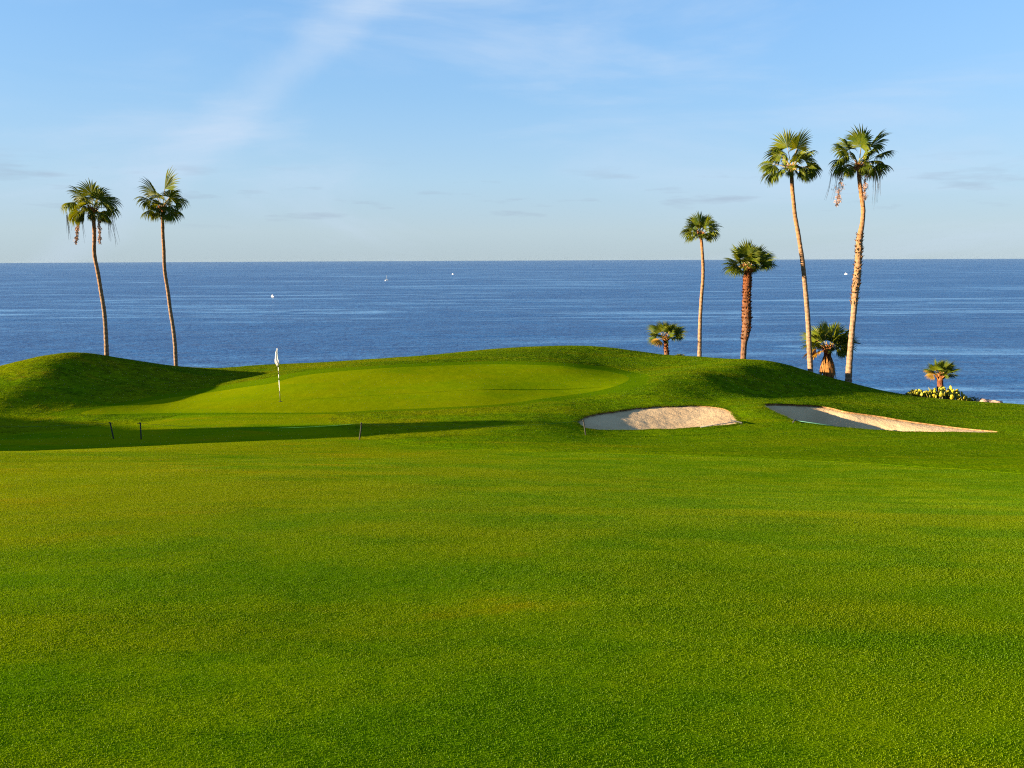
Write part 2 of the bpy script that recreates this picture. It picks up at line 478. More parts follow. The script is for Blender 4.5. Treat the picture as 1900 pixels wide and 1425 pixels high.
def edge_ease(X, Y):
    d = np.minimum(dist_line(collar_loop, X, Y, True), dist_line(fair_loop, X, Y, True))
    d = np.minimum(d, dist_line(green_loop, X, Y, True))
    s = np.clip(d / .9, 0, 1)
    return .12 + .88 * s * s * (3 - 2 * s)

# mowing heights (m) of each kind of turf above the soil
MOW = {0: .032, 1: .012, 2: .006, 3: .0}
def zone_mesh(name, zid, mat, dz, extra=None, skirt=.16, kind='structure', parent=None):
    fs = F2[zone == zid]
    used = np.unique(fs)
    remap = -np.ones(len(V2), int); remap[used] = np.arange(len(used))
    X, Y = V2[used, 0], V2[used, 1]
    Z = Z2[used] + dz * edge_ease(X, Y)
    if extra is not None: Z = extra(X, Y, Z)
    verts = list(zip(X.tolist(), Y.tolist(), Z.tolist()))
    faces = [tuple(f) for f in remap[fs].tolist()]
    # edge of the turf: a low vertical face all round
    from collections import Counter
    cnt = Counter()
    for f in faces:
        for a, b in ((0, 1), (1, 2), (2, 0)):
            cnt[(f[a], f[b])] += 1
    if skirt:
        low = {}
        for (a, b) in list(cnt):
            if (b, a) not in cnt:
                for q in (a, b):
                    if q not in low:          # own vertices, so that the turf's shading does not bend at the rim
                        low[q] = len(verts); x, y, z = verts[q]; verts += [(x, y, z), (x, y, z - skirt)]
                faces.append((low[b], low[a], low[a] + 1, low[b] + 1))
    o = mesh_obj(name, verts, faces, mat, parent, True)
    # keep the rim sharp
    if skirt:
        sm = [len(p.vertices) == 3 for p in o.data.polygons]
        o.data.polygons.foreach_set('use_smooth', sm)
    tag(o, kind=kind)
    return o

# ------------------------------------------------------------------ materials
class NT:
    def __init__(self, name):
        self.m = bpy.data.materials.new(name); self.m.use_nodes = True
        self.t = self.m.node_tree; self.t.nodes.clear()
        self.out = self.n('ShaderNodeOutputMaterial')
    def n(self, typ, **kw):
        x = self.t.nodes.new(typ)
        for k, v in kw.items(): setattr(x, k, v)
        return x
    def l(self, a, b): self.t.links.new(a, b)
    def set(self, sock, v):
        if isinstance(v, bpy.types.NodeSocket): self.l(v, sock)
        elif isinstance(v, (tuple, list)) and len(v) == 3 and sock.type == 'RGBA': sock.default_value = (*v, 1)
        else: sock.default_value = v
    def math(self, op, a, b=0.0, clamp=False):
        x = self.n('ShaderNodeMath', operation=op, use_clamp=clamp)
        self.set(x.inputs[0], a); self.set(x.inputs[1], b)
        return x.outputs[0]
    def pos(self): return self.n('ShaderNodeNewGeometry').outputs['Position']
    def obj(self): return self.n('ShaderNodeTexCoord').outputs['Object']
    def mapping(self, v, scale=(1, 1, 1), rot=(0, 0, 0), loc=(0, 0, 0)):
        x = self.n('ShaderNodeMapping')
        self.l(v, x.inputs[0]); x.inputs['Scale'].default_value = scale; x.inputs['Rotation'].default_value = rot; x.inputs['Location'].default_value = loc
        return x.outputs[0]
    def noise(self, v, scale, detail=3, rough=.5, dist=0.0):
        x = self.n('ShaderNodeTexNoise')
        self.l(v, x.inputs['Vector']); x.inputs['Scale'].default_value = scale; x.inputs['Detail'].default_value = detail
        x.inputs['Roughness'].default_value = rough; x.inputs['Distortion'].default_value = dist
        return x.outputs['Fac']
    def range(self, v, a, b, c=0.0, d=1.0):
        x = self.n('ShaderNodeMapRange'); x.interpolation_type = 'SMOOTHSTEP'
        self.l(v, x.inputs['Value'])
        for k, q in zip(('From Min', 'From Max', 'To Min', 'To Max'), (a, b, c, d)): x.inputs[k].default_value = q
        return x.outputs[0]
    def mix(self, f, a, b, mode='MIX'):
        x = self.n('ShaderNodeMix', data_type='RGBA', blend_type=mode)
        self.set(x.inputs['Factor'], f); self.set(x.inputs['A'], a); self.set(x.inputs['B'], b)
        return x.outputs['Result']
    def bump(self, h, dist, strength=1.0):
        x = self.n('ShaderNodeBump'); self.l(h, x.inputs['Height'])
        x.inputs['Distance'].default_value = dist; x.inputs['Strength'].default_value = strength
        return x.outputs[0]
    def principled(self, color, rough=.8, normal=None, spec=.3, metal=0.0):
        x = self.n('ShaderNodeBsdfPrincipled')
        self.set(x.inputs['Base Color'], color); self.set(x.inputs['Roughness'], rough)
        x.inputs['Specular IOR Level'].default_value = spec; x.inputs['Metallic'].default_value = metal
        if normal is not None: self.l(normal, x.inputs['Normal'])
        return x.outputs[0]
    def surface(self, s): self.l(s, self.out.inputs['Surface']); return self.m

def flat_xy(t):
    """world x, y with z dropped, so that soil and blades share one pattern"""
    s = t.n('ShaderNodeSeparateXYZ'); t.l(t.pos(), s.inputs[0])
    c = t.n('ShaderNodeCombineXYZ'); t.l(s.outputs[0], c.inputs[0]); t.l(s.outputs[1], c.inputs[1])
    return c.outputs[0]

def turf_colour(t, green, lush, dry, straw, dry_amount, straw_amount):
    xy = flat_xy(t)
    big = t.noise(t.mapping(xy, (.16, .34, 1), (0, 0, R(8))), 1.0, 3, .55, .3)
    mid = t.noise(t.mapping(xy, (.8, 1.5, 1), (0, 0, R(-5)), (7, 3, 0)), 1.0, 4, .6)
    c = t.mix(t.range(mid, .40, .60), green, lush)
    # the left of the fairway, a little farther out, is the drier ground
    sx = t.n('ShaderNodeSeparateXYZ'); t.l(xy, sx.inputs[0])
    side = t.math('MULTIPLY', t.range(sx.outputs[0], 3.0, -4.5), t.range(sx.outputs[1], 2.5, 6.0))
    big = t.math('ADD', big, t.math('MULTIPLY', t.math('SUBTRACT', side, .5), .19))
    c = t.mix(t.math('MULTIPLY', t.range(big, .44, .66), dry_amount), c, dry)
    lane = t.noise(t.mapping(xy, (.10, .95, 1), (0, 0, R(3)), (1, 5, 0)), 1.0, 4, .55, .5)
    c = t.mix(t.math('MULTIPLY', t.range(lane, .50, .68), dry_amount * .6), c, dry)
    c = t.mix(t.math('MULTIPLY', t.range(lane, .46, .30), .5), c, lush)
    spots = t.noise(t.mapping(xy, (.42, .8, 1), (0, 0, R(4)), (2.7, 11.3, 0)), 1.0, 5, .62, .4)
    c = t.mix(t.math('MULTIPLY', t.range(t.math('ADD', spots, t.math('MULTIPLY', t.math('SUBTRACT', side, .35), .07)), .58, .76), straw_amount), c, straw)
    thatch = t.noise(t.mapping(xy, (5.5, 8.0, 1), (0, 0, 0), (4, 9, 0)), 1.0, 5, .7)
    c = t.mix(t.math('MULTIPLY', t.range(thatch, .52, .70), .26), c, tuple(.62 * q for q in lush))
    c = t.mix(t.math('MULTIPLY', t.range(thatch, .46, .30), .20), c, tuple(1.12 * q for q in dry))
    return c, xy

def turf_soil(name, cols, dry, straw, bump_sets, fine=0.5):
    """the ground under / of the turf"""
    t = NT(name)
    c, xy = turf_colour(t, *cols, dry, straw)
    p = t.pos()
    h = None
    for sc, amp in bump_sets:
        q = t.math('MULTIPLY', t.noise(p, sc, 3, .6), amp)
        h = q if h is None else t.math('ADD', h, q)
    speck = t.noise(p, bump_sets[-1][0] * 1.3, 2, .7)
    c = t.mix(t.math('MULTIPLY', t.range(speck, .35, .7), fine), c, tuple(.55 * a for a in cols[0]))
    d = t.n('ShaderNodeBsdfDiffuse'); t.l(c, d.inputs[0]); t.l(t.bump(h, 1.0), d.inputs['Normal'])
    return t.surface(d.outputs[0])

def turf_blade(name, cols, dry, straw):
    t = NT(name)
    c, xy = turf_colour(t, *cols, dry, straw)
    rnd = t.n('ShaderNodeObjectInfo').outputs['Random']
    c = t.mix(1.0, c, t.mix(rnd, (.93, .94, .9), (1.06, 1.05, 1.0)), 'MULTIPLY')
    d = t.n('ShaderNodeBsdfDiffuse'); t.l(c, d.inputs[0])
    tr = t.n('ShaderNodeBsdfTranslucent'); t.l(t.mix(1.0, c, (1.1, 1.15, .6), 'MULTIPLY'), tr.inputs[0])
    g = t.n('ShaderNodeBsdfGlossy'); g.inputs['Roughness'].default_value = .45; g.inputs['Color'].default_value = (1, 1, .9, 1)
    m = t.n('ShaderNodeMixShader'); m.inputs[0].default_value = .42
    t.l(d.outputs[0], m.inputs[1]); t.l(tr.outputs[0], m.inputs[2])
    m2 = t.n('ShaderNodeMixShader'); m2.inputs[0].default_value = .004
    t.l(m.outputs[0], m2.inputs[1]); t.l(g.outputs[0], m2.inputs[2])
    return t.surface(m2.outputs[0])

#            green                lush                 dry                  straw
FAIR_COLS = ((.104, .164, .0008), (.069, .139, .0008), (.158, .175, .0008), (.208, .165, .0018))
ROUGH_COLS = ((.098, .156, .0010), (.072, .139, .0010), (.152, .169, .0012), (.240, .172, .0060))
M = {}
M['fair'] = turf_soil('fairway_turf', FAIR_COLS, .7, .6, ((38, .004), (120, .004)), .2)
M['fair_blade'] = turf_blade('fairway_blades', FAIR_COLS, .7, .6)
M['rough'] = turf_soil('rough_turf', ROUGH_COLS, .7, .5, ((1.2, .025), (5, .022), (16, .016)))
M['rough_blade'] = turf_blade('rough_blades', ROUGH_COLS, .7, .5)
GREEN_COLS = ((.114, .158, .0008), (.094, .145, .0008), (.136, .158, .0008), (.145, .152, .0010))
COLLAR_COLS = ((.062, .116, .0008), (.053, .109, .0008), (.078, .120, .0008), (.084, .113, .0010))
def green_turf():
    t = NT('green_turf')
    c, xy = turf_colour(t, *GREEN_COLS, .7, .5)
    s = t.n('ShaderNodeSeparateXYZ'); t.l(t.mapping(xy, (1, 1, 1), (0, 0, R(24))), s.inputs[0])
    wob = t.noise(xy, .5, 2, .5)
    st = t.math('SINE', t.math('ADD', t.math('MULTIPLY', s.outputs[0], 5.6), t.math('MULTIPLY', wob, 1.2)))
    c = t.mix(t.math('MULTIPLY', t.range(st, -.25, .25), .16), c, tuple(.82 * q for q in GREEN_COLS[0]))
    worn = t.noise(t.mapping(xy, (.7, 1.1, 1)), 1.0, 5, .65)
    c = t.mix(t.math('MULTIPLY', t.range(worn, .52, .72), .35), c, (.140, .140, .0012))
    marks = t.noise(t.pos(), 9.0, 2, .8)
    c = t.mix(t.math('MULTIPLY', t.range(marks, .70, .76), .5), c, (.07, .10, .002))
    fine = t.noise(t.pos(), 60, 2, .6)
    h = t.math('ADD', t.math('MULTIPLY', t.noise(t.pos(), 2.2, 3, .5), .012), t.math('MULTIPLY', fine, .004))
    d = t.n('ShaderNodeBsdfDiffuse'); t.l(c, d.inputs[0]); t.l(t.bump(h, 1.0), d.inputs['Normal'])
    return t.surface(d.outputs[0])
M['green'] = green_turf()
M['collar'] = turf_soil('collar_turf', COLLAR_COLS, .6, .4, ((6, .008), (26, .012)), .35)

def soil():
    t = NT('soil'); p = t.pos()
    n = t.noise(p, 9, 4, .6)
    c = t.mix(t.range(n, .35, .65), (.11, .055, .025), (.24, .13, .055))
    return t.surface(t.principled(c, .95, t.bump(n, .03)))
M['soil'] = soil()

def sand():
    t = NT('sand'); p = t.pos()
    big = t.noise(p, .9, 3, .5)
    fine = t.noise(p, 140, 2, .7)
    c = t.mix(t.range(big, .35, .65), (.40, .275, .155), (.45, .320, .185))
    c = t.mix(t.math('MULTIPLY', t.range(fine, .4, .75), .25), c, (.29, .20, .115))
    rake = t.noise(t.mapping(p, (1, 1, 1)), 7.0, 4, .65, .5)
    h = t.math('ADD', t.math('MULTIPLY', rake, .035), t.math('MULTIPLY', fine, .006))
    return t.surface(t.principled(c, .95, t.bump(h, 1.0), .1))
M['sand'] = sand()

def simple(name, c1, c2=None, scale=8.0, rough=.7, bump=0.0, spec=.3, metal=0.0):
    t = NT(name)
    if c2 is None: c2 = tuple(.8 * a for a in c1)
    o = t.obj()
    n = t.noise(o, scale, 4, .6)
    c = t.mix(t.range(n, .3, .7), c1, c2)
    return t.surface(t.principled(c, rough, t.bump(n, bump) if bump else None, spec, metal))

def sea_mat():
    t = NT('sea_water'); p = t.pos()
    # wind waves: fine ripples, chop, and long swells, all real slopes through the normal
    w1 = t.noise(t.mapping(p, (.30, .55, 1), (0, 0, R(12))), 1.0, 4, .62)
    w2 = t.noise(t.mapping(p, (.045, .10, 1), (0, 0, R(-6))), 1.0, 4, .6)
    w3 = t.noise(t.mapping(p, (.006, .016, 1), (0, 0, R(4))), 1.0, 3, .55)
    # slicks: long smooth lanes on the water
    sl1 = t.noise(t.mapping(p, (.0042, .034, 1), (0, 0, R(4)), (3, 1, 0)), 1.0, 7, .72, .8)
    sl2 = t.noise(t.mapping(p, (.0011, .0062, 1), (0, 0, R(-3)), (9, 4, 0)), 1.0, 5, .6, .5)
    slick = t.math('MULTIPLY', t.range(sl1, .48, .64), t.range(sl2, .36, .58))
    h = t.math('ADD', t.math('MULTIPLY', w1, .9), t.math('ADD', t.math('MULTIPLY', w2, 3.0), t.math('MULTIPLY', w3, 8.0)))
    x = t.n('ShaderNodeBump'); t.l(h, x.inputs['Height']); x.inputs['Distance'].default_value = 1.0
    t.l(t.math('SUBTRACT', .85, t.math('MULTIPLY', slick, .45)), x.inputs['Strength'])
    nrm = x.outputs[0]
    tone = t.noise(t.mapping(p, (.0009, .003, 1), (0, 0, 0), (5, 2, 0)), 1.0, 4, .55)
    c = t.mix(t.range(tone, .3, .7), (.008, .058, .180), (.012, .072, .205))
    chop = t.noise(t.mapping(p, (.022, .10, 1), (0, 0, R(5)), (4, 8, 0)), 1.0, 5, .65, .3)
    c = t.mix(t.math('MULTIPLY', t.range(chop, .5, .68), .34), c, (.03, .11, .27))
    c = t.mix(t.math('MULTIPLY', t.range(chop, .48, .33), .26), c, (.004, .030, .11))
    c = t.mix(t.math('MULTIPLY', slick, .95), c, (.08, .21, .40))  # sky reflected by the smoother lanes, painted in as paler water
    b = t.n('ShaderNodeBsdfPrincipled')
    t.l(c, b.inputs['Base Color']); b.inputs['IOR'].default_value = 1.33
    t.l(t.math('SUBTRACT', .42, t.math('MULTIPLY', slick, .14)), b.inputs['Roughness'])
    b.inputs['Specular IOR Level'].default_value = .5
    t.l(nrm, b.inputs['Normal'])
    return t.surface(b.outputs[0])
M['sea'] = sea_mat()

# ------------------------------------------------------------------ ground, green, sand, sea
def rough_lumps(X, Y): return (.010 * lumps(X, Y, 1.1, 2.0) + .008 * lumps(X, Y, 2.9, 5.0)) * (edge_ease(X, Y) - .12)
def fair_lumps(X, Y): return .012 * lumps(X, Y, .7, 9.0) * (edge_ease(X, Y) - .12)
rough_o = zone_mesh('rough_ground', 0, [M['rough'], M['soil']], MOW[0],
    lambda X, Y, Z: Z + rough_lumps(X, Y), skirt=.8)
def soil_faces(o):
    me = o.data
    co = np.array([v.co[:2] for v in me.vertices])
    q = [p for p in me.polygons if len(p.vertices) == 4]
    c = np.array([co[list(p.vertices)].mean(0) for p in q])
    d = np.minimum(*[dist_line(lp, c[:, 0], c[:, 1], True) for lp in bunk_loops])
    for p, dd in zip(q, d):
        if dd < .04: p.material_index = 1
soil_faces(rough_o)
fair_o = zone_mesh('fairway', 1, M['fair'], MOW[1], lambda X, Y, Z: Z + fair_lumps(X, Y))
collar_o = zone_mesh('green_collar', 2, M['collar'], MOW[2])
green_o = zone_mesh('putting_green', 3, M['green'], MOW[3])
for i in (0, 1):
    o = zone_mesh('bunker_sand', 4 + i, M['sand'], 0.0,
        lambda X, Y, Z, i=i: sand_height(i, X, Y, Z) + .012 * lumps(X, Y, 3.2, 1.0) + .010 * lumps(X, Y, 7.5, 4.0), skirt=0)

def build_sea():
    rings = [0, 60, 200, 600, 2000, 8000, 24000]; n = 64
    v = [(0, 0, 0)]; f = []
    for r in rings[1:]:
        for k in range(n):
            a = 2 * math.pi * k / n
            v.append((r * math.cos(a), r * math.sin(a), 0))
    for k in range(n): f.append((0, 1 + k, 1 + (k + 1) % n))
    for i in range(len(rings) - 2):
        b0 = 1 + i * n; b1 = b0 + n
        for k in range(n):
            k2 = (k + 1) % n
            f.append((b0 + k, b1 + k, b1 + k2, b0 + k2))
    return tag(mesh_obj('sea', v, f, M['sea']), kind='structure')
build_sea()

def build_haze():
    """sea air: one even, thin volume round the whole place"""
    mb = MB(); mb.box((0, 0, 27), (50000, 50000, 64))
    t = NT('sea_air')
    v = t.n('ShaderNodeVolumePrincipled')
    v.inputs['Color'].default_value = (.20, .285, .40, 1)
    v.inputs['Density'].default_value = HAZE
    v.inputs['Anisotropy'].default_value = 0.0
    t.l(v.outputs[0], t.out.inputs['Volume'])
    tag(mb.build('haze', t.m), kind='stuff')
HAZE = 1.1e-5
build_haze()

# ------------------------------------------------------------------ grass blades (uncountable: instanced on points)
def tuft_object(name, mat, n, rad, h0, h1, w, seed, lean=.5):
    rs = random.Random(seed)
    v = []; f = []
    for i in range(n):
        a = rs.uniform(0, 2 * math.pi); r = rad * math.sqrt(rs.random())
        x, y = r * math.cos(a), r * math.sin(a)
        h = rs.uniform(h0, h1); b = rs.uniform(0, 2 * math.pi)
        dx, dy = math.cos(b) * w * .5, math.sin(b) * w * .5
        la = rs.uniform(0, 2 * math.pi); l = rs.uniform(.1, lean) * h * 1.5
        lx, ly = math.cos(la) * l, math.sin(la) * l
        k = len(v)
        v += [(x - dx, y - dy, -.004), (x + dx, y + dy, -.004),
              (x + lx * .4 + dx * .8, y + ly * .4 + dy * .8, h * .6), (x + lx * .4 - dx * .8, y + ly * .4 - dy * .8, h * .6),
              (x + lx, y + ly, h)]
        f += [(k, k + 1, k + 2, k + 3), (k + 3, k + 2, k + 4)]
    me = bpy.data.meshes.new(name)
    me.from_pydata(v, [], f); me.materials.append(mat)
    return bpy.data.objects.new(name, me)          # not linked: only the scattered blades are in the scene

# slopes of the ground on a 25 cm lattice
SLOPE_X = np.arange(-55, 55, .25); SLOPE_Y = np.arange(0, 54, .25)
_sx, _sy = np.meshgrid(SLOPE_X, SLOPE_Y)
SLOPE_DY, SLOPE_DX = np.gradient(height(_sx.ravel(), _sy.ravel()).reshape(_sx.shape), .25)

def scatter(name, tufts, P, S, label):
    """P: n x 3 points, S: n x 3 scales; one object of blades"""
    rs = np.random.RandomState(len(P))
    me = bpy.data.meshes.new(name)
    me.vertices.add(len(P))
    me.vertices.foreach_set('co', P.astype(np.float32).ravel())
    a = me.attributes.new('tuft_scale', 'FLOAT_VECTOR', 'POINT'); a.data.foreach_set('vector', S.astype(np.float32).ravel())
    # stand each tuft square on the slope, turned at random
    i = np.clip(((P[:, 0] - SLOPE_X[0]) / .25).astype(int), 0, len(SLOPE_X) - 1); j = np.clip(((P[:, 1] - SLOPE_Y[0]) / .25).astype(int), 0, len(SLOPE_Y) - 1)
    gx, gy = SLOPE_DX[j, i], SLOPE_DY[j, i]
    nz = np.c_[-gx, -gy, np.ones(len(P))]; nz /= np.linalg.norm(nz, axis=1)[:, None]
    yaw = rs.uniform(0, 2 * math.pi, len(P))
    xa = np.c_[np.cos(yaw), np.sin(yaw), np.zeros(len(P))]
    xa -= nz * (xa * nz).sum(1)[:, None]; xa /= np.linalg.norm(xa, axis=1)[:, None]
    ya = np.cross(nz, xa)
    rot = np.c_[np.arctan2(ya[:, 2], nz[:, 2]), -np.arcsin(np.clip(xa[:, 2], -1, 1)), np.arctan2(xa[:, 1], xa[:, 0])]
    a = me.attributes.new('tuft_rot', 'FLOAT_VECTOR', 'POINT'); a.data.foreach_set('vector', rot.astype(np.float32).ravel())
    o = bpy.data.objects.new(name, me)
    col.objects.link(o)
    me.materials.append(tufts[0].data.materials[0])
    g = bpy.data.node_groups.new(name, 'GeometryNodeTree')
    g.interface.new_socket('Geometry', in_out='INPUT', socket_type='NodeSocketGeometry')
    g.interface.new_socket('Geometry', in_out='OUTPUT', socket_type='NodeSocketGeometry')
    gi = g.nodes.new('NodeGroupInput'); go = g.nodes.new('NodeGroupOutput')
    ip = g.nodes.new('GeometryNodeInstanceOnPoints')
    g.links.new(gi.outputs[0], ip.inputs['Points'])
    jn = g.nodes.new('GeometryNodeGeometryToInstance')
    for t in tufts:
        oi = g.nodes.new('GeometryNodeObjectInfo'); oi.inputs['Object'].default_value = t
        g.links.new(oi.outputs['Geometry'], jn.inputs[0])
    g.links.new(jn.outputs[0], ip.inputs['Instance'])
    ip.inputs['Pick Instance'].default_value = True
    rv = g.nodes.new('FunctionNodeRandomValue'); rv.data_type = 'INT'
    rv.inputs['Min'].default_value = 0 if False else rv.inputs['Min'].default_value
    for s_ in rv.inputs:
        if s_.type == 'INT' and s_.name == 'Min': s_.default_value = 0
        if s_.type == 'INT' and s_.name == 'Max': s_.default_value = len(tufts) - 1
    g.links.new(rv.outputs[2], ip.inputs['Instance Index'])
    for an, sock, dt in (('tuft_rot', 'Rotation', 'FLOAT_VECTOR'), ('tuft_scale', 'Scale', 'FLOAT_VECTOR')):
        na = g.nodes.new('GeometryNodeInputNamedAttribute'); na.data_type = dt; na.inputs['Name'].default_value = an
        if sock == 'Rotation':
            er = g.nodes.new('FunctionNodeEulerToRotation')
            g.links.new(na.outputs[0], er.inputs[0]); g.links.new(er.outputs[0], ip.inputs['Rotation'])
        else:
            g.links.new(na.outputs[0], ip.inputs['Scale'])
    g.links.new(ip.outputs[0], go.inputs[0])
    md = o.modifiers.new('blades', 'NODES'); md.node_group = g
    tag(o, label, None, None, 'stuff')
    return o

fair_tufts = [tuft_object('turf_tuft', M['fair_blade'], 66, .044, .004, .0085, .0026, s) for s in (1, 2, 3, 4, 9, 10)]
rough_tufts = [tuft_object('rough_tuft', M['rough_blade'], 16, .075, .045, .095, .011, s, .8) for s in (5, 6, 7, 8)]

def make_grass():
    rs = np.random.RandomState(11)
    # close-mown fairway: density falls off with distance while the tufts grow
    # close by: an even jittered lattice; farther out: a lattice that widens with distance
    sp = .0385
    gx, gy = np.meshgrid(np.arange(-10.5, 10.5, sp), np.arange(.4, 7, sp))
    gx = gx.ravel() + rs.uniform(-.55, .55, gx.size) * sp; gy = gy.ravel() + rs.uniform(-.55, .55, gy.size) * sp
    st = sp / 7
    gu, gl = np.meshgrid(np.arange(-1.5, 1.5, st), np.arange(math.log(7), math.log(29), st))
    gu = gu.ravel() + rs.uniform(-.55, .55, gu.size) * st; gl = gl.ravel() + rs.uniform(-.55, .55, gl.size) * st
    gl = np.exp(gl); q = np.abs(gu * gl) < .86 * gl + 4.5
    Y = np.r_[gy, gl[q]]; X = np.r_[gx, (gu * gl)[q]]
    k = inside(fair_loop, X, Y) & ~inside(collar_loop, X, Y); X, Y = X[k], Y[k]
    Z = height(X, Y) + MOW[1] * edge_ease(X, Y) + fair_lumps(X, Y)
    s = np.maximum(1.0, Y / 7.0)
    sv = np.where(Y < 7, 1.0, (7 / Y) ** .15)
    j = rs.uniform(.88, 1.14, len(X))
    scatter('fairway_grass', fair_tufts, np.c_[X, Y, Z - .003], np.c_[s * j, s * j, sv * j], 'short mown blades of the fairway turf in the foreground')
    # rough: longer tufts
    n = 440000
    Y = 6 + rs.uniform(0, 1, n) ** .62 * 46; X = rs.uniform(-1, 1, n) * (.86 * Y + 4.5)
    k = ~inside(fair_loop, X, Y) & ~inside(collar_loop, X, Y)
    for lp in bunk_loops: k &= ~inside(lp, X, Y)
    X, Y = X[k], Y[k]
    # fringe that hangs over the cut edges of the bunkers
    for lp in bunk_loops:
        a = np.array([(p[0], p[1]) for p in lp]); c0 = a.mean(0)
        i = rs.randint(0, len(a), 2600)
        e = a[i] + (np.roll(a, -1, 0)[i] - a[i]) * rs.uniform(0, 1, (2600, 1))
        o_ = (e - c0) / np.linalg.norm(e - c0, axis=1)[:, None]
        e = e + o_ * rs.uniform(-.035, .10, (2600, 1)) * (1 + .8 * lumps(e[:, 0], e[:, 1], 2.2, 3.0))[:, None]
        X = np.r_[X, e[:, 0]]; Y = np.r_[Y, e[:, 1]]
    Z = height(X, Y) + MOW[0] * edge_ease(X, Y) + rough_lumps(X, Y)
    s = np.clip(Y / 28, .5, 1.6) * rs.uniform(.7, 1.3, len(X))
    clump = .6 + .4 * np.clip(lumps(X, Y, 1.7, 7.0) + .15, 0, 1)
    scatter('rough_grass', rough_tufts, np.c_[X, Y, Z - .01], np.c_[s, s, s * clump * .36], 'longer grass of the rough round the green and bunkers')
make_grass()

# ------------------------------------------------------------------ fan palms
def trunk_mat(name, low, high, ring=26.0, bump=.03):
    """palm trunk: ringed leaf scars, fibre cracks; reddish under the crown, weathered grey lower down"""
    t = NT(name)
    tc = t.n('ShaderNodeTexCoord')
    sp = t.n('ShaderNodeSeparateXYZ'); t.l(tc.outputs['Generated'], sp.inputs[0])
    o = tc.outputs['Object']
    so = t.n('ShaderNodeSeparateXYZ'); t.l(o, so.inputs[0])
    wob = t.noise(o, 3.0, 3, .6)
    rg = t.math('SINE', t.math('ADD', t.math('MULTIPLY', so.outputs[2], ring), t.math('MULTIPLY', wob, 9.0)))
    crack = t.noise(t.mapping(o, (14, 14, 1.6)), 1.0, 4, .65)
    blot = t.noise(t.mapping(o, (2.5, 2.5, .9)), 1.0, 4, .6)
    c = t.mix(t.range(sp.outputs[2], .25, 1.0), low, high)
    c = t.mix(t.math('MULTIPLY', t.range(blot, .5, .72), .55), c, tuple(.45 * q for q in low))
    c = t.mix(t.math('MULTIPLY', t.range(rg, .1, 1.0), .35), c, tuple(.5 * q for q in high))
    c = t.mix(t.math('MULTIPLY', t.range(crack, .55, .75), .6), c, (.05, .035, .025))
    h = t.math('ADD', t.math('MULTIPLY', rg, .4), crack)
    return t.surface(t.principled(c, .9, t.bump(h, bump), .1))
M['trunk'] = trunk_mat('palm_trunk_grey', (.185, .122, .078), (.205, .098, .040))
M['trunk_red'] = trunk_mat('palm_trunk_red', (.115, .062, .036), (.108, .034, .013), 18, .05)
M['boots'] = simple('palm_leaf_bases', (.26, .16, .08), (.14, .075, .035), 5, .9, .02, .1)
M['boots_red'] = simple('palm_leaf_bases_red', (.150, .052, .016), (.070, .024, .010), 5, .9, .02, .1)
M['heart'] = simple('palm_heart', (.24, .09, .03), (.17, .06, .02), 6, .8, .01, .1)
M['dead'] = simple('dead_frond', (.46, .28, .17), (.30, .17, .10), 6, .9, 0, .1)
M['seed'] = simple('seed_stalks', (.42, .26, .17), (.32, .18, .12), 12, .9, 0, .1)
M['skirt'] = simple('palm_skirt', (.24, .115, .034), (.11, .048, .016), 5, .9, .01, .1)
M['strand'] = simple('dry_strands', (.13, .10, .07), (.08, .06, .04), 5, .9, 0, .1)

def leaf_mat(name, a, b, tr):
    t = NT(name)
    oi = t.n('ShaderNodeObjectInfo').outputs['Random']
    n = t.noise(t.pos(), 3.0, 3, .6)
    c = t.mix(t.range(n, .3, .7), a, b)
    c = t.mix(1.0, c, t.mix(oi, (.72, .75, .7), (1.25, 1.2, 1.0)), 'MULTIPLY')
    p = t.n('ShaderNodeBsdfPrincipled')
    t.l(c, p.inputs['Base Color']); p.inputs['Roughness'].default_value = .55; p.inputs['Specular IOR Level'].default_value = .12
    tl = t.n('ShaderNodeBsdfTranslucent'); t.l(t.mix(1.0, c, tr, 'MULTIPLY'), tl.inputs[0])
    m = t.n('ShaderNodeMixShader'); m.inputs[0].default_value = .28
    t.l(p.outputs[0], m.inputs[1]); t.l(tl.outputs[0], m.inputs[2])
    return t.surface(m.outputs[0])
M['leaf'] = leaf_mat('palm_frond', (.038, .066, .006), (.100, .112, .006), (1.9, 1.6, .3))
M['leaf_old'] = leaf_mat('palm_frond_yellow', (.20, .125, .018), (.27, .15, .03), (1.2, 1.0, .5))
M['petiole'] = simple('palm_petiole', (.22, .20, .05), (.26, .15, .05), 4, .6, 0, .3)

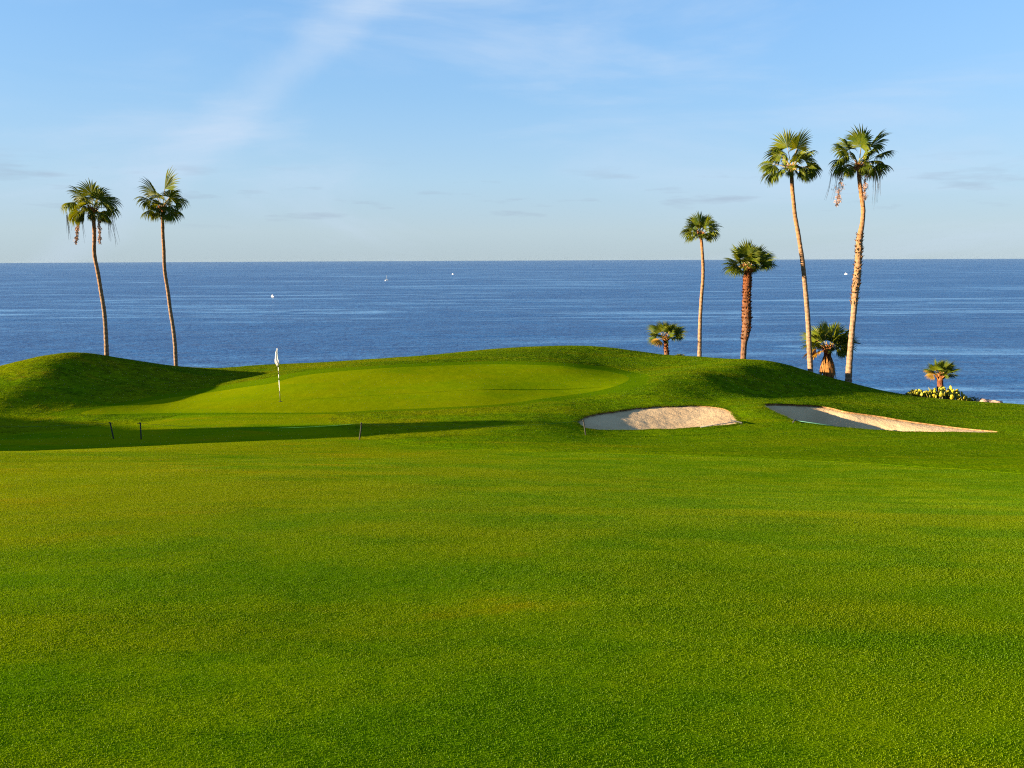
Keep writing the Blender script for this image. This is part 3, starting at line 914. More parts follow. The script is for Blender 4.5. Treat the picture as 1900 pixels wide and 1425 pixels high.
UP = Vector((0, 0, 1))
def frond_mesh(d0, plen, rad, droop, roll, seed, nl=28, spread=100):
    """one fan leaf from the origin: petiole along d0, pleated fan at its end, split tips hanging with gravity"""
    rs = random.Random(seed)
    mb = MB()
    d0 = d0.normalized()
    pts = []; p = Vector((0, 0, 0)); d = d0.copy()
    for i in range(5):
        pts.append(p.copy())
        d = (d + Vector((0, 0, -1)) * droop * .10).normalized()
        p = p + d * plen / 4
    mb.tube(pts, [.030, .024, .020, .016, .014], 4, True, 1)
    base = pts[-1]
    side = d.cross(UP)
    side = side.normalized() if side.length > .05 else Vector((1, 0, 0))
    side = (Matrix.Rotation(roll, 3, d) @ side).normalized()
    nrm = side.cross(d).normalized()
    fold = rs.uniform(.15, .4)
    for k in range(nl):
        th = R(spread) * (2 * (k + .5) / nl - 1) + rs.uniform(-.02, .02)
        dd = (d * math.cos(th) + side * math.sin(th) - nrm * fold * abs(math.sin(th)) * .8).normalized()
        L = rad * (.70 + .30 * math.cos(th * .75)) * rs.uniform(.88, 1.08)
        across = (side * math.cos(th) - d * math.sin(th)).normalized()
        half = math.tan(R(spread) / nl) * 1.06
        dr = droop * rs.uniform(.75, 1.3)
        q = base.copy(); e = dd.copy(); st = [0, .22, .46, .64, .84, 1.0]
        wv = [.0, .23, .50, .60, .26, .0]
        rows = []
        for i, t_ in enumerate(st):
            if i:
                e = (e + Vector((0, 0, -1)) * dr * (.04 + 1.25 * max(0, t_ - .36) ** 1.1)).normalized()
                q = q + e * L * (t_ - st[i - 1])
            w = wv[i] * half * L
            up = nrm * (w * .55)
            rows.append((q - across * w + up, q - up * .3, q + across * w + up))
        b = len(mb.v)
        mb.v.append(base)
        for r in rows[1:5]: mb.v += list(r)
        mb.v.append(rows[5][1])
        F = [(b, b + 1, b + 2), (b, b + 2, b + 3)]
        for i in range(3):
            a = b + 1 + 3 * i
            F += [(a, a + 3, a + 4, a + 1), (a + 1, a + 4, a + 5, a + 2)]
        a = b + 10
        F += [(a, b + 13, a + 1), (a + 1, b + 13, a + 2)]
        for f_ in F: mb.f.append(f_); mb.mi.append(0)
    return mb

def polyline_world(px_list, Y, lean=0.0, bury=1.0):
    """photo points of a trunk's middle line at distance Y -> world points top to bottom, run on into the ground"""
    P = [at(x, y, Y + lean * math.sin(i * 1.1)) for i, (x, y) in enumerate(px_list)]
    g = hz(P[-1].x, P[-1].y)
    last, prev = P[-1], P[-2]
    dirv = (last - prev).normalized()
    if last.z > g - .25:
        tt = (last.z - (g - .3)) / max(-dirv.z, .3)
        P.append(last + dirv * tt)
    return P, g

def resample(P, Rr, step):
    """smooth curve through points with radii, top to bottom"""
    out = []; rr = []
    n = len(P)
    for i in range(n - 1):
        a, b, c, d = P[max(i - 1, 0)], P[i], P[i + 1], P[min(i + 2, n - 1)]
        m = max(1, int((c - b).length / step))
        for k in range(m):
            t = k / m
            out.append(0.5 * ((2 * b) + (c - a) * t + (2 * a - 5 * b + 4 * c - d) * t * t + (3 * b - a - 3 * c + d) * t ** 3))
            rr.append(Rr[i] + (Rr[i + 1] - Rr[i]) * t)
    out.append(P[-1]); rr.append(Rr[-1])
    return out, rr

def palm(name, label, group, Y, line, widths, fronds, R_px, seed, trunk_mat='trunk', boots=None, heart=True,
         old=(), strands=0, seeds=(), fan=.52, droop=1.0, skirt=None, frond_scale=1.0):
    """line: photo points down the trunk; widths in photo px; fronds: (angle in the picture, share of R, sag)"""
    rs = random.Random(seed)
    mpp = Y / FPX * 1.02                                 # metres per photo pixel there
    P, g = polyline_world(line, Y)
    Rr = [w * .5 * mpp for w in widths]
    while len(Rr) < len(P): Rr.append(Rr[-1] * 1.12)
    base = Vector((P[-1].x, P[-1].y, g))
    root = empty(name, base)
    tag(root, label, 'palm', group)
    C, rr = resample(P, Rr, .16)
    rr = [r * (1 + .045 * math.sin(i * 2.4) + rs.uniform(-.04, .04)) for i, r in enumerate(rr)]
    mb = MB(); mb.tube(C, rr, 12)
    mb.build('trunk', M[trunk_mat], root, True, base)
    top = P[0]
    if heart:
        ax = (P[0] - P[1]).normalized()
        hb = MB()
        r0 = Rr[0]
        hs = min(.8, .9 * r0 / .11)
        hb.tube([top - ax * .25 * hs, top - ax * .05, top + ax * .12 * hs, top + ax * .28 * hs, top + ax * .40 * hs], [r0 * 1.03, r0 * 1.25, r0 * 1.25, r0 * .85, r0 * .3], 9)
        for k in range(14):                               # clasping leaf bases
            a = k * 2.4; dv = Vector((math.cos(a), math.sin(a), 0))
            q = top + dv * r0 * 1.2 + ax * rs.uniform(-.15, .15)
            hb.tube([q - dv * .04, q + dv * .10 + UP * .12, q + dv * .16 + UP * .26], [.045, .035, .015], 4)
        hb.build('leaf_base_crown', M['heart'], root, False, base)
    if boots:
        y0, y1, mat, ln, num = boots
        bb = MB()
        # trunk station by photo height
        idx = [i for i, c in enumerate(C) if at(950, y1, Y).z <= c.z <= at(950, y0, Y).z]
        for k in range(num):
            i = rs.choice(idx); c, r = C[i], rr[i]
            a = rs.uniform(0, 2 * math.pi); dv = Vector((math.cos(a), math.sin(a), 0)); sd = Vector((-math.sin(a), math.cos(a), 0))
            w = rs.uniform(.03, .06); l = ln * rs.uniform(.6, 1.3); up = rs.uniform(.3, 1.1)
            q = c + dv * r * .9
            tip = q + (dv * rs.uniform(.5, 1.0) + UP * up + sd * rs.uniform(-.3, .3)).normalized() * l
            bb.poly([q - sd * w - UP * .05, q + sd * w - UP * .05, q + sd * w * .9 + dv * .03 + UP * .05, q - sd * w * .9 + dv * .03 + UP * .05])
            bb.poly([q - sd * w * .9 + dv * .02, q + sd * w * .9 + dv * .02, tip + sd * w * .3, tip - sd * w * .3])
            bb.poly([q - sd * w * .9, tip, q + sd * w * .9 - UP * .08])
        tag(bb.build('leaf_base_stubs', M[mat], root, False, base), kind='stuff')
    if skirt:
        sk = MB()
        y0, y1, w0, w1 = skirt
        for k in range(90):
            a = rs.uniform(0, 2 * math.pi); dv = Vector((math.cos(a), math.sin(a), 0)); sd = Vector((-math.sin(a), math.cos(a), 0))
            s0 = rs.uniform(0, .45); s1 = min(1.12, s0 + rs.uniform(.35, .75))
            def pt(s): return top + (at(line[0][0], y0 + (y1 - y0) * s, Y) - top) + dv * (w0 + (w1 - w0) * s) * .5 * mpp * rs.uniform(.9, 1.08)
            q0, q1 = pt(s0), pt(s1); w = rs.uniform(.03, .07)
            m_ = (q0 + q1) * .5 + dv * rs.uniform(0, .06)
            sk.poly([q0 - sd * w * .4, q0 + sd * w * .4, m_ + sd * w, m_ - sd * w])
            sk.poly([m_ - sd * w, m_ + sd * w, q1 + sd * w * .35, q1 - sd * w * .35])
        tag(sk.build('dead_leaf_skirt', M['skirt'], root, False, base), kind='stuff')
    RR = R_px * mpp * .98
    for i, fr in enumerate(fronds):
        ang, share, sag = fr[:3]
        dep = fr[3] if len(fr) > 3 else rs.uniform(-.75, .75)
        a = R(ang)
        L = RR * share
        d0 = Vector((math.cos(a), 0, math.sin(a)))
        d0 = (d0 * math.sqrt(max(.05, 1 - min(.95, abs(dep)) ** 2)) + Vector((0, dep, 0))).normalized()
        d0 = (d0 + UP * .22 * sag).normalized()
        pl = L * (1.02 - fan) * rs.uniform(.85, 1.12); fr_ = L * (fan - .02) * rs.uniform(.92, 1.10)
        mbf = frond_mesh(d0, pl, fr_, sag * droop, rs.uniform(-.9, .9), seed * 100 + i)
        isold = i in old
        o = mbf.build('frond', [M['leaf_old'] if isold else M['leaf'], M['petiole']], root, False)
        o.location = top + Vector((d0.x, d0.y, 0)) * Rr[0] * .7 + UP * rs.uniform(.02, .25) - base
    for i in range(3):                                    # fronds that hang towards and away from the viewer and hide the heart
        a = R(rs.uniform(35, 145)); dep = (-.9, .9, -.8, -.85, .8)[i]
        d0 = Vector((math.cos(a) * .45, dep, math.sin(a) * .35 + .1)).normalized()
        o = frond_mesh(d0, RR * .30, RR * .42, 1.0 * droop, rs.uniform(-.8, .8), seed * 100 + 60 + i).build('frond', [M['leaf'], M['petiole']], root, False)
        o.location = top + UP * rs.uniform(.0, .15) - base
    for i in range(2):                                    # young upright leaves in the middle of the crown
        a = R(rs.uniform(58, 122)); dep = (-.5, .45, -.3, .6)[i]
        d0 = Vector((math.cos(a), dep, math.sin(a))).normalized()
        o = frond_mesh(d0, RR * .26, RR * rs.uniform(.40, .48), .6 * droop, rs.uniform(-1.2, 1.2), seed * 100 + 80 + i).build('frond', [M['leaf'], M['petiole']], root, False)
        o.location = top + UP * rs.uniform(.05, .2) - base
    if strands:
        for k in range(strands):
            sgn = (-1) ** k
            x = sgn * rs.uniform(.35, .95) * RR * .85; yy = rs.uniform(-.3, .3)
            s0 = top + Vector((x, yy, rs.uniform(-.25, .25) * RR * .4))
            ln = rs.uniform(.6, 1.15) * RR
            st = MB()
            for j in range(3):
                dx = rs.uniform(-.12, .12)
                st.tube([s0 + Vector((dx * .2, 0, 0)), s0 + Vector((dx + sgn * .05, .03, -ln * .5)), s0 + Vector((dx * 2 + sgn * rs.uniform(0, .18), .05, -ln * rs.uniform(.8, 1.1)))], [.010, .008, .003], 3)
            st.build('dead_strand', M['strand'], root, False, base)
    for (px0, py0, px1, py1, wd) in seeds:
        sb = MB()
        a0, a1 = at(px0, py0, Y - .15), at(px1, py1, Y - .15)
        sb.tube([top - UP * .05, a0 + Vector((0, 0, .12)), a0, a1], [.018, .014, .010, .004], 4)
        for k in range(260):
            t_ = rs.random() ** .8
            q = a0.lerp(a1, t_)
            rad = wd * .5 * mpp * (1 - .55 * t_) * (.55 + .45 * math.sin(t_ * 17))
            q = q + Vector((rs.gauss(0, .5) * rad, rs.gauss(0, .4) * rad, rs.uniform(-.04, .04)))
            e = q + Vector((rs.uniform(-.07, .07), rs.uniform(-.05, .05), -rs.uniform(.05, .14)))
            w = Vector((rs.uniform(.01, .025), rs.uniform(-.01, .02), 0))
            sb.poly([q - w, q + w, e])
            sb.poly([q, e + w, e - w])
        sb.build('seed_cluster', M['seed'], root, False, base)
    return root

G = 'fan palms standing along the cliff edge'
palm('fan_palm', 'tall thin curved palm with hanging dead strands, behind the dark left mound', G, 42.0,
     [(173, 394), (175, 434), (175, 471), (182, 508), (188, 545), (193, 576), (196, 613), (198, 661)], [6.2, 6.2, 6.6, 6.6, 6.8, 7, 7.2, 7.8],
     [(96, 1.15, .35, .2), (112, 1.05, .5, -.3), (74, 1.05, .5, .3), (58, 1.05, .7, -.3), (128, .95, .8, .4), (42, 1.0, .9, .3), (152, 1.05, 1.5, -.2), (26, 1.05, 1.2, -.4),
      (10, 1.05, 1.1, .3), (176, 1.0, 1.2, .2), (-8, .95, 1.3, -.3), (192, .95, 1.4, -.5), (208, .8, 1.4, -.7), (-26, .8, 1.5, -.5), (88, .8, .6, -.85), (100, .85, .6, .85), (-60, .5, 1.4, -.8), (225, .6, 1.4, .7), (-40, .65, 1.4, .75)],
     55, 21, droop=1.1, strands=8, seeds=[(146, 402, 141, 450, 10), (184, 402, 185, 450, 11)], fan=.56)
palm('fan_palm', 'tall thin palm with a clean bushy crown, second from the left', G, 44.0,
     [(302, 391), (302, 428), (304, 465), (305.6, 502), (311.7, 542), (316, 576), (321, 607), (324.7, 641), (326.5, 680)], [5.6, 5.6, 5.8, 6, 6.2, 6.2, 6.4, 6.6, 7],
     [(84, 1.68, .25, .2), (100, 1.4, .4, -.4), (70, 1.1, .5, .5), (118, 1.15, .8, .3), (138, 1.15, .9, -.2), (48, 1.1, .8, -.2), (32, 1.15, 1.2, .3), (158, .9, 1.2, .6),
      (12, .95, 1.1, -.4), (188, .95, .9, -.1), (206, .85, 1.0, .4), (-12, 1.05, .9, .1), (-28, .95, 1.0, -.4), (-62, .5, 1.2, -.7), (90, .8, .6, -.85), (240, .6, 1.2, -.7), (-5, .8, 1.2, .8)],
     46, 34, fan=.6)
palm('fan_palm', 'slender medium palm with a small crown, beside the short dwarf palm', G, 45.6,
     [(1300.6, 438), (1303, 466.5), (1304.6, 495.7), (1304, 522.7), (1301.7, 549.6), (1299.7, 583), (1298.5, 617), (1298, 662)], [5.4, 5.4, 5.6, 5.8, 6, 6.4, 6.8, 7.6],
     [(96, 1.2, .3, .2), (80, 1.15, .4, -.4), (116, 1.1, .6, .3), (60, 1.1, .7, .2), (140, 1.05, 1.0, -.2), (40, 1.1, .8, -.3), (158, 1.0, 1.0, .3), (18, 1.1, .9, .2),
      (178, .9, 1.1, -.4), (196, .85, 1.1, .4), (2, .85, 1.1, -.5), (-20, .7, 1.2, .5), (90, .8, .5, -.85), (215, .6, 1.1, -.7), (-40, .5, 1.2, -.7)],
     40, 45, fan=.6, droop=.75)
palm('fan_palm', 'stout palm with a thick shaggy red trunk and full crown', G, 43.0,
     [(1387.7, 500), (1386.6, 527), (1385.4, 554), (1385.4, 583), (1385, 608), (1382, 628), (1380.5, 640), (1379, 666)], [13, 15, 14, 16.5, 16, 12.5, 10, 10.5],
     [(90, 1.1, .2, .2), (104, 1.05, .3, -.4), (76, 1.1, .3, .5), (120, 1.0, .4, .2), (62, 1.05, .4, -.3), (134, 1.0, .5, -.3), (48, 1.05, .5, .3), (150, 1.0, .6, .3), (34, 1.1, .6, -.2),
      (164, 1.0, .7, -.2), (20, 1.1, .7, .2), (178, 1.0, .9, .2), (8, 1.0, .8, -.5), (192, .95, 1.1, -.4), (95, .9, .4, -.85), (80, .9, .4, .85), (-6, .8, 1.0, .6), (140, .8, .6, -.8), (40, .8, .6, -.8), (206, .6, 1.2, .6)],
     50, 56, droop=.55, trunk_mat='trunk_red', boots=(503, 634, 'boots_red', .13, 420), fan=.6)
palm('fan_palm', 'tall smooth palm leaning left, in front of the squat skirted palm', G, 43.0,
     [(1468.5, 316), (1470, 349), (1472.5, 374), (1475.4, 401.6), (1481, 432.6), (1486, 465), (1489.7, 490.7), (1494.8, 541.6), (1499, 592.5), (1501.5, 643), (1504, 690)],
     [6.2, 6.6, 6.8, 7, 7.2, 7.4, 7.6, 8, 8.6, 9, 9.6],
     [(100, 1.24, .2, .2), (84, 1.2, .3, -.3), (68, 1.12, .4, .4), (118, 1.05, .6, .4), (138, 1.1, .7, -.2), (50, 1.0, .8, -.3), (34, 1.05, .7, .2), (156, 1.15, .8, .3), (174, 1.1, .9, -.2), (186, 1.05, 1.0, .4),
      (200, .95, 1.0, -.4), (16, 1.1, 1.0, .4), (0, 1.0, .8, -.3), (-14, 1.0, .9, .3), (-28, .85, 1.0, -.5), (92, .9, .4, -.85), (230, .5, 1.2, -.8), (-60, .5, 1.2, -.8)],
     56, 67, fan=.54)
palm('fan_palm', 'tallest palm, bent trunk rough in the middle, tan seed clusters under its crown', G, 43.0,
     [(1593.5, 312), (1595.3, 341), (1600, 374), (1601.7, 392), (1600, 414), (1596, 436), (1593.7, 458), (1593, 476), (1590.5, 511), (1586.4, 547.7), (1584.4, 576), (1581, 613), (1576, 674), (1574, 710.5)],
     [7, 7, 7.4, 7.4, 7.6, 10, 11, 11, 12, 11.5, 10, 9.6, 11, 12.5],
     [(82, 1.36, .25, .2), (66, 1.27, .4, -.3), (100, 1.15, .5, -.4), (116, 1.2, .6, .3), (134, 1.2, .7, -.2), (50, 1.15, .6, .4), (36, 1.2, .7, -.2), (152, 1.0, .9, .4), (22, 1.05, .9, .3), (168, 1.15, 1.1, -.3),
      (186, .95, 1.1, .2), (4, 1.1, .7, -.3), (-8, 1.1, .8, .3), (200, .8, 1.2, -.5), (90, .9, .5, -.85), (-30, .7, 1.2, .6), (-70, .5, 1.3, -.7)],
     58, 78, boots=(434, 570, 'boots', .17, 260), strands=7, seeds=[(1562, 318, 1553, 380, 30), (1606, 322, 1604, 370, 20)], fan=.53)
palm('fan_palm', 'short dwarf palm with a stubby reddish trunk, leftmost on the right crest', G, 45.9,
     [(1235.7, 631), (1235.7, 642), (1236.5, 652), (1237.5, 661)], [6.5, 7, 9, 10],
     [(92, .95, .2, .2), (74, .95, .4, -.4), (110, .9, .4, .3), (54, .95, .5, .3), (128, .95, .5, -.3), (36, 1.05, .6, -.2), (146, 1.0, .6, .2), (20, 1.05, .7, .3), (164, 1.0, .7, -.3), (182, .9, .8, .2), (4, .9, .8, -.4), (195, .85, .9, -.5)],
     39, 89, droop=.5, trunk_mat='trunk_red', boots=(636, 660, 'boots_red', .12, 60), old=(11,), fan=.62)
palm('fan_palm', 'squat palm with a flared orange skirt of dead leaves, between two tall trunks', G, 45.0,
     [(1535.5, 649), (1535.5, 668), (1536, 685), (1537, 704)], [12, 14, 16, 18],
     [(98, 1.05, .2, .2), (80, 1.1, .3, -.3), (64, 1.1, .3, .4), (112, 1.0, .4, .5), (128, 1.05, .4, -.3), (48, 1.05, .5, -.2), (146, 1.0, .5, .2), (32, 1.1, .5, .3), (164, .95, .6, -.3), (16, 1.05, .6, -.2), (180, .9, .9, .3), (2, 1.0, .7, .3),
      (90, .8, .3, -.85), (198, .95, .9, -.1), (214, .85, 1.0, -.2), (-14, .85, .9, -.3), (-28, .85, .9, .2)],
     53, 91, droop=.45, trunk_mat='trunk_red', old=(13, 14), fan=.62, skirt=(656, 704, 11, 33), heart=True)
palm('fan_palm', 'small young palm rising out of the prickly pear clump', G, 40.6,
     [(1744, 700), (1744.3, 708), (1744.7, 720), (1745, 734)], [9, 10, 12, 12],
     [(104, 1.05, .15, .2), (86, 1.1, .2, -.3), (70, 1.05, .2, .4), (54, 1.1, .3, -.2), (124, 1.0, .3, .4), (140, 1.05, .3, -.2), (38, 1.1, .4, .3), (22, 1.1, .4, -.2), (156, .95, .5, .3), (172, 1.0, .7, -.2), (8, 1.0, .7, .4), (-4, .95, .8, -.3), (90, .8, .3, -.85), (190, .8, .9, .3)],
     31, 102, droop=.4, trunk_mat='trunk_red', old=(9, 13), fan=.64)

# ------------------------------------------------------------------ flagstick
M['white'] = simple('white_paint', (.80, .79, .76), (.74, .73, .70), 6, .5)
M['black'] = simple('black_paint', (.025, .025, .025), (.04, .04, .035), 6, .5)
M['cloth'] = simple('flag_cloth', (.82, .80, .76), (.74, .71, .66), 9, .9)
M['stake'] = simple('dark_stake', (.012, .014, .009), (.02, .018, .012), 12, .8)
M['rope'] = simple('green_rope', (.03, .15, .03), (.02, .10, .02), 20, .8)
M['teal'] = simple('teal_handle', (.035, .12, .09), (.03, .10, .07), 20, .6)
M['metal'] = simple('grey_metal', (.25, .25, .24), (.18, .18, .17), 9, .5)
M['cup'] = simple('cup_dark', (.03, .03, .025), (.02, .02, .02), 9, .9)

def flagstick():
    b = at(520, 745, 30.0); x, y = b.x, b.y; g = hz(x, y)
    root = empty('golf_flagstick', (x, y, g))
    tag(root, 'black and white striped flagstick with a limp white flag on the green', 'flagstick')
    topz = at(520, 648, 30.0).z - g
    bands = [(0, .20, 'black'), (.20, .41, 'white'), (.41, .455, 'black'), (.455, .52, 'white'), (.52, .585, 'black'), (.585, .66, 'white'), (.66, .70, 'black'), (.70, 1.0, 'white')]
    # heights of the bands follow the photograph
    for a, e, m in bands:
        MB().tube([(0, 0, topz * a), (0, 0, topz * e)], .0125, 10).build('pole_band', M[m], root, True)
    # cloth hanging in folds on the left of the stick
    fl = MB(); nz, nx = 12, 9
    for i in range(nz + 1):
        s = i / nz
        wid = (.04 + .11 * min(1, s * 1.5)) * (1 if s < .75 else 1 - (s - .75) * 1.8)
        for j in range(nx + 1):
            u = j / nx
            fl.v.append(Vector((-.014 - wid * u + .07 * s * s, -.05 * math.sin(u * 11 + s * 2) * (.3 + .7 * s), topz * 1.0 - .03 - .58 * s - .10 * u * s)))
    for i in range(nz):
        for j in range(nx):
            a = i * (nx + 1) + j
            fl.f.append((a, a + 1, a + nx + 2, a + nx + 1)); fl.mi.append(0)
    fo = fl.build('flag', M['cloth'], root, True)
    md = fo.modifiers.new('thickness', 'SOLIDIFY'); md.thickness = .004
    MB().tube([(0, 0, topz), (0, 0, topz + .03)], [.028, .018], 10).build('ferrule', M['white'], root)
    MB().tube([(0, 0, .004), (0, 0, .010)], .054, 18).build('cup_hole_disc', M['cup'], root)  # solid dark disc standing in for the shaded hole
flagstick()

# ------------------------------------------------------------------ rope line in front of the green
def stake(px, pyt, pyb, Y, tilt, bar, label):
    b = at(px, pyb, Y); g = hz(b.x, b.y)
    root = empty('rope_stake', (b.x, b.y, g))
    tag(root, label, 'stake', 'rope stakes in the hollow before the green')
    h = (pyb - pyt) * Y / FPX
    tip = Vector((tilt * h, 0, h))
    mb = MB(); mb.tube([(-tilt * .12, 0, -.12), (0, 0, 0), tip], [.012, .021, .021], 8)
    mb.build('shaft', M['stake'], root, True)
    cap = MB(); cap.tube([tip + Vector((-.02, 0, -.01)), tip + Vector((0, 0, .02))], [.024, .02], 8)
    if bar: cap.tube([tip + Vector((-bar[0], 0, -.012)), tip + Vector((bar[1], .0, -.010))], .010, 6)
    cap.build('rope_eye', M['stake'], root)
    return root.location + tip
t1 = stake(211, 783, 815, 23.2, -.12, (.03, .10), 'dark rope stake with a leaning top, leftmost of the four')
t2 = stake(262, 783, 815, 23.0, .03, (.10, .03), 'upright dark rope stake, second from the left')
t3 = stake(667, 783, 815, 22.0, .16, None, 'thin grey rope stake leaning right, in front of the green')
t4 = stake(1087, 779, 809, 24.1, -.16, None, 'rope stake leaning left at the tip of the rounded bunker')
def rope(a, b, sag, label):
    mb = MB(); n = 18; pts = []
    for i in range(n + 1):
        s = i / n; p = Vector(a).lerp(Vector(b), s); p.z -= sag * 4 * s * (1 - s)
        p.z = max(p.z, hz(p.x, p.y) + .10)
        pts.append(p)
    o0 = Vector(a)
    mb.tube(pts, .004, 6)
    o = mb.build('boundary_rope', M['rope'], None, True, o0); o.location = o0
    tag(o, label, 'rope', 'green ropes strung between the stakes')
rope(at(-140, 788, 24.0), t1, .10, 'thin green rope running off the left edge to the first stake')
rope(t2, t3, .16, 'thin green rope between the upright and the leaning grey stake')
rope(t3, t4, .16, 'thin green rope from the leaning grey stake to the rounded bunker')

# ------------------------------------------------------------------ bunker rakes
def rake(a, b, mat, label):
    """handle from a (head end) to b"""
    a, b = Vector(a), Vector(b)
    root = empty('bunker_rake', a); tag(root, label, 'rake', 'rakes left at the bunkers')
    d = (b - a); dn = d.normalized(); sd = Vector((-dn.y, dn.x, 0)).normalized()
    MB().tube([(0, 0, .02), d * .5 + Vector((0, 0, .015)), d + Vector((0, 0, .01))], .014, 8).build('handle', M[mat], root, True)
    hd = MB(); hd.tube([-sd * .28 + Vector((0, 0, .03)), sd * .28 + Vector((0, 0, .03))], .022, 8).build('head_bar', M['black'], root)
    for k in range(9):
        q = sd * (-.26 + .065 * k)
        MB().tube([q + Vector((0, 0, .03)), q - dn * .02 + Vector((0, 0, -.05))], [.009, .006], 5).build('tooth', M['black'], root)
def on_ground(px, py, Y, dz=.06):
    p = at(px, py, Y); return Vector((p.x, p.y, hz(p.x, p.y) + dz))
rake(on_ground(1366, 789, 27.15, .085), on_ground(1300, 796, 26.2, .085), 'metal', 'dark rake lying along the front lip of the rounded bunker')
rake(on_ground(1474, 786, 27.35, .075), on_ground(1545, 795, 26.65, .085), 'teal', 'teal handled rake at the front edge of the shaded bunker')

# ------------------------------------------------------------------ prickly pear and low plants at the cliff edge
def pad_mat():
    t = NT('cactus_pad')
    oi = t.n('ShaderNodeObjectInfo').outputs['Random']
    n = t.noise(t.obj(), 9, 3, .6)
    c = t.mix(oi, (.12, .13, .004), (.24, .19, .004))
    c = t.mix(t.math('MULTIPLY', t.range(n, .5, .7), .5), c, (.22, .12, .03))
    return t.surface(t.principled(c, .6, t.bump(n, .01), .3))
M['pad'] = pad_mat()
M['pad_dark'] = simple('cactus_dark_stems', (.08, .09, .03), (.10, .06, .03), 9, .8)  # stems darker and duller than the pads
def pad_mesh():
    me = bpy.data.meshes.new('pad')
    v = []; f = []
    n = 10
    ring = []
    for k in range(n):
        a = 2 * math.pi * k / n
        x = .085 * math.sin(a) * (1.0 + .12 * math.cos(a)); z = .13 - .13 * math.cos(a)
        ring.append((x, z))
    for (x, z) in ring: v.append((x, 0, z))
    for s in (-1, 1):
        for (x, z) in ring: v.append((x * .72, s * .018, .13 + (z - .13) * .72))
    for si in (0, 1):
        o = n + si * n
        for k in range(n):
            k2 = (k + 1) % n
            f.append((k, k2, o + k2, o + k) if si else (k2, k, o + k, o + k2))
        f.append(tuple(o + k for k in (range(n) if si else reversed(range(n)))))
    me.from_pydata(v, [], f)
    me.polygons.foreach_set('use_smooth', [True] * len(me.polygons))
    me.materials.append(M['pad'])
    return me
def prickly_pear():
    rs = random.Random(5)
    Yc = 39.2
    c = at(1748, 738, Yc); g = hz(c.x, c.y)
    root = empty('prickly_pear', (c.x, c.y, g))
    tag(root, 'yellow-green prickly pear cactus clump at the cliff edge', 'cactus')
    me = pad_mesh()
    core = MB()
    # outline of the clump in the photograph: x, top
    prof = [(1684, 727), (1695, 720), (1706, 719), (1714, 724), (1722, 721), (1732, 715), (1745, 713), (1758, 714), (1768, 716), (1778, 721), (1788, 728), (1798, 734)]
    def topy(x):
        for (x0, y0), (x1, y1) in zip(prof, prof[1:]):
            if x0 <= x <= x1: return y0 + (y1 - y0) * (x - x0) / (x1 - x0)
        return 738
    for k in range(285):
        x = rs.uniform(1685, 1797); ty = topy(x)
        s = rs.random() ** .7
        dp = rs.uniform(-.9, .5)
        p = at(x, ty + 3, Yc + dp); gz = hz(p.x, p.y)
        edge = 1 - .35 * abs(dp)
        z = gz + (p.z - gz) * (1 - s * .75) * edge - .12
        o = bpy.data.objects.new('pad', me); col.objects.link(o); o.parent = root
        o.location = Vector((p.x, p.y, max(z, gz - .02))) - root.location
        o.rotation_euler = (rs.uniform(-.5, .5), rs.uniform(-.6, .6), rs.uniform(0, math.pi))
        k_ = rs.uniform(.75, 1.2); o.scale = (k_, k_, k_)
        core.tube([Vector((p.x, p.y, gz - .05)) - root.location, o.location + Vector((0, 0, .03))], [.035, .022], 5)
    core.build('stems', M['pad_dark'], root)
prickly_pear()

M['shrub'] = leaf_mat('low_shrub_leaves', (.045, .060, .015), (.075, .080, .020), (1.2, 1.2, .6))
M['twig'] = simple('twigs', (.10, .07, .04), (.06, .04, .03), 9, .9)
def low_shrub(px, py, Y, w, h, n, seed, label, size=.05):
    rs = random.Random(seed)
    c = at(px, py, Y); g = hz(c.x, c.y)
    root = empty('low_shrub', (c.x, c.y, g)); tag(root, label, 'shrub', 'low shrubs at the cliff edge')
    lv = MB(); tw = MB()
    for k in range(n):
        a = rs.uniform(0, 6.283); r = math.sqrt(rs.random()); s = rs.random()
        q = Vector((math.cos(a) * r * w, math.sin(a) * r * w * .6, h * (1 - .6 * r * r) * (.25 + .75 * s)))
        d1 = Vector((rs.gauss(0, 1), rs.gauss(0, 1), rs.gauss(.5, 1))).normalized(); d2 = d1.orthogonal().normalized()
        l = size * rs.uniform(.7, 1.5)
        lv.poly([q - d2 * l * .3, q + d1 * l * .6 - d2 * l * .35, q + d1 * l * 1.6, q + d1 * l * .6 + d2 * l * .35, q + d2 * l * .3])
        if k % 14 == 0: tw.tube([(q.x * .2, q.y * .2, -.05), q], [.012, .005], 4)
    lv.build('foliage', M['shrub'], root); tw.build('stems', M['twig'], root)
low_shrub(1806, 742, 39.0, .55, .34, 420, 3, 'dark low shrub on the right of the prickly pear')
low_shrub(1690, 736, 38.9, .40, .20, 240, 8, 'dark low shrub under the left end of the prickly pear')
low_shrub(1261, 661, 47.6, .38, .32, 260, 4, 'tiny dark shrub tip between the dwarf palm and slender palm', .07)

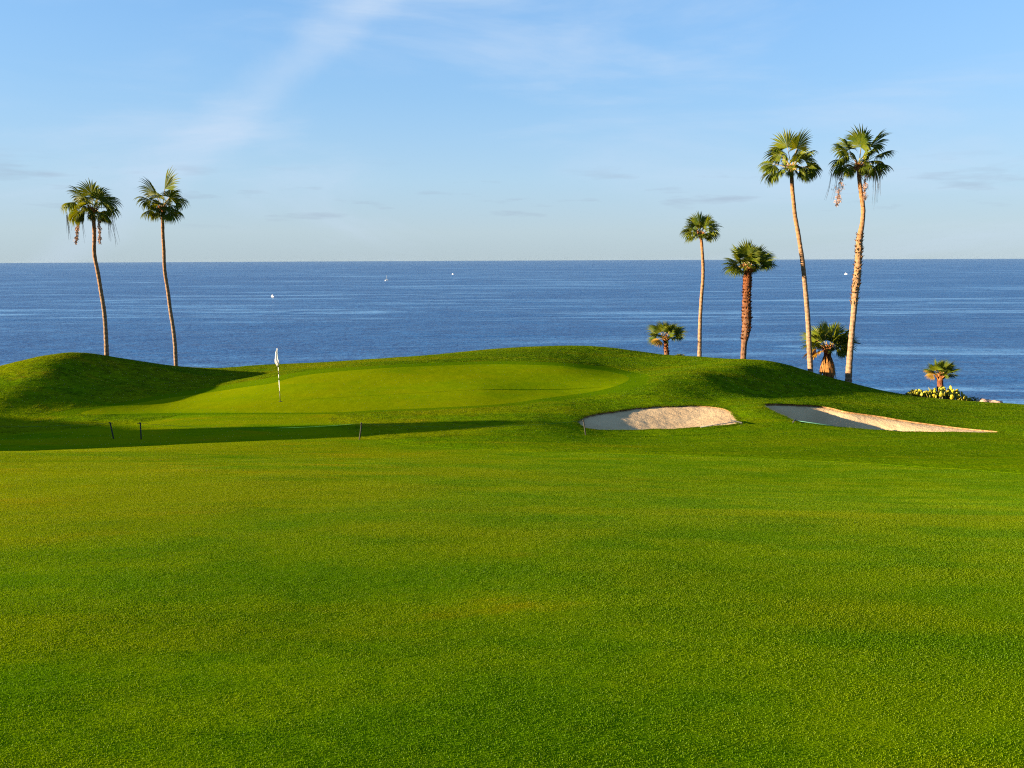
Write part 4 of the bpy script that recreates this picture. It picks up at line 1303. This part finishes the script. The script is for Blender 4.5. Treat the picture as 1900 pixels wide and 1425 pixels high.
M['stone'] = simple('pale_stone', (.26, .175, .135), (.20, .135, .10), 5, .95, .03)
def stone(px, py, Y, sx, sy, sz, seed, label):
    c = at(px, py, Y); g = hz(c.x, c.y)
    bm = bmesh.new(); bmesh.ops.create_icosphere(bm, subdivisions=3, radius=1)
    for v in bm.verts:
        k = 1 + .35 * noise.noise(v.co * 1.3 + Vector((seed, 0, 0))) + .14 * noise.noise(v.co * 3.7 + Vector((0, seed, 0)))
        v.co = Vector((v.co.x * sx, v.co.y * sy, v.co.z * sz)) * k
    me = bpy.data.meshes.new('cliff_stone'); bm.to_mesh(me); bm.free(); me.materials.append(M['stone'])
    o = bpy.data.objects.new('cliff_stone', me); col.objects.link(o)
    o.location = (c.x, c.y, g + sz * .35)
    tag(o, label, 'stone', 'pale stones at the cliff edge')
stone(1826, 745, 38.6, .42, .3, .20, 1.3, 'low pale stone just right of the dark shrub')
stone(1848, 747, 38.4, .34, .3, .16, 4.4, 'low pale stone farthest right at the cliff edge')

# ------------------------------------------------------------------ boats out at sea
M['hull'] = simple('boat_white', (.85, .80, .72), (.78, .74, .68), 3, .4)
M['glass_dark'] = simple('boat_windows', (.03, .04, .05), (.05, .06, .07), 3, .2)
def sea_point(px, py):
    d = ray(px, py); Y = -CAM_Z / d.z
    return Vector((d.x * Y, Y, 0))
def boat(px, py, length, kind, heading, label):
    p = sea_point(px, py)
    root = empty('motor_boat' if kind == 'motor' else 'sailing_boat', p); root.rotation_euler.z = heading
    tag(root, label, 'boat', 'small boats far out on the sea')
    L = length; B = L * .3; H = L * .16
    st = [(-.5, .80, .0), (-.2, 1.0, .0), (.15, .9, .03), (.38, .5, .08), (.5, .03, .14)]
    hb = MB()
    for (s, w, rise) in st:
        hb.v += [Vector((s * L, -B * .5 * w, H * (1 + rise * 3))), Vector((s * L * .96, -B * .32 * w, -H * .3)), Vector((s * L * .96, B * .32 * w, -H * .3)), Vector((s * L, B * .5 * w, H * (1 + rise * 3)))]
    for i in range(4):
        for k in range(3): hb.f.append((4 * i + k, 4 * i + k + 1, 4 * i + 5 + k, 4 * i + 4 + k)); hb.mi.append(0)
        hb.f.append((4 * i + 3, 4 * i, 4 * i + 4, 4 * i + 7)); hb.mi.append(0)
    hb.f.append((0, 3, 2, 1)); hb.mi.append(0)
    hb.build('hull', M['hull'], root)
    if kind == 'motor':
        cb = MB(); cb.box((-.02 * L, 0, H * 1.75), (L * .36, B * .62, H * 1.3)); cb.box((-.10 * L, 0, H * 2.75), (L * .26, B * .55, H * .55)); cb.build('cabin', M['hull'], root)
        wd = MB(); wd.box((-.02 * L, 0, H * 2.0), (L * .365, B * .63, H * .4)); wd.build('windows', M['glass_dark'], root)
        MB().tube([(-.12 * L, 0, H * 3), (-.14 * L, 0, H * 4.6)], L * .006, 6).build('mast', M['hull'], root)
    else:
        MB().tube([(.05 * L, 0, H), (.05 * L, 0, L * 1.25)], L * .012, 8).build('mast', M['hull'], root)
        for nm, pts in (('main_sail', [(.04, 0, .22), (-.46, .06, .24), (-.20, .07, .75), (.04, 0, 1.2)]), ('jib_sail', [(.07, 0, .95), (.20, -.06, .5), (.48, 0, .20), (.12, -.05, .24)])):
            q = MB(); q.poly([Vector(a) * L for a in pts]); o = q.build(nm, M['cloth'], root)
            md = o.modifiers.new('thickness', 'SOLIDIFY'); md.thickness = L * .004
boat(506, 551, 5.0, 'motor', -.75, 'nearest white motor boat, low on the sea right of the left palms')
boat(717.5, 521, 8.5, 'sailing', 1.0, 'small white sailing boat, above the middle of the sea')
boat(840, 509, 5.5, 'motor', -.7, 'farthest tiny white boat, near the horizon in the middle')
boat(1569.5, 509, 7.0, 'motor', -.6, 'tiny white boat near the horizon between the two tallest palms')
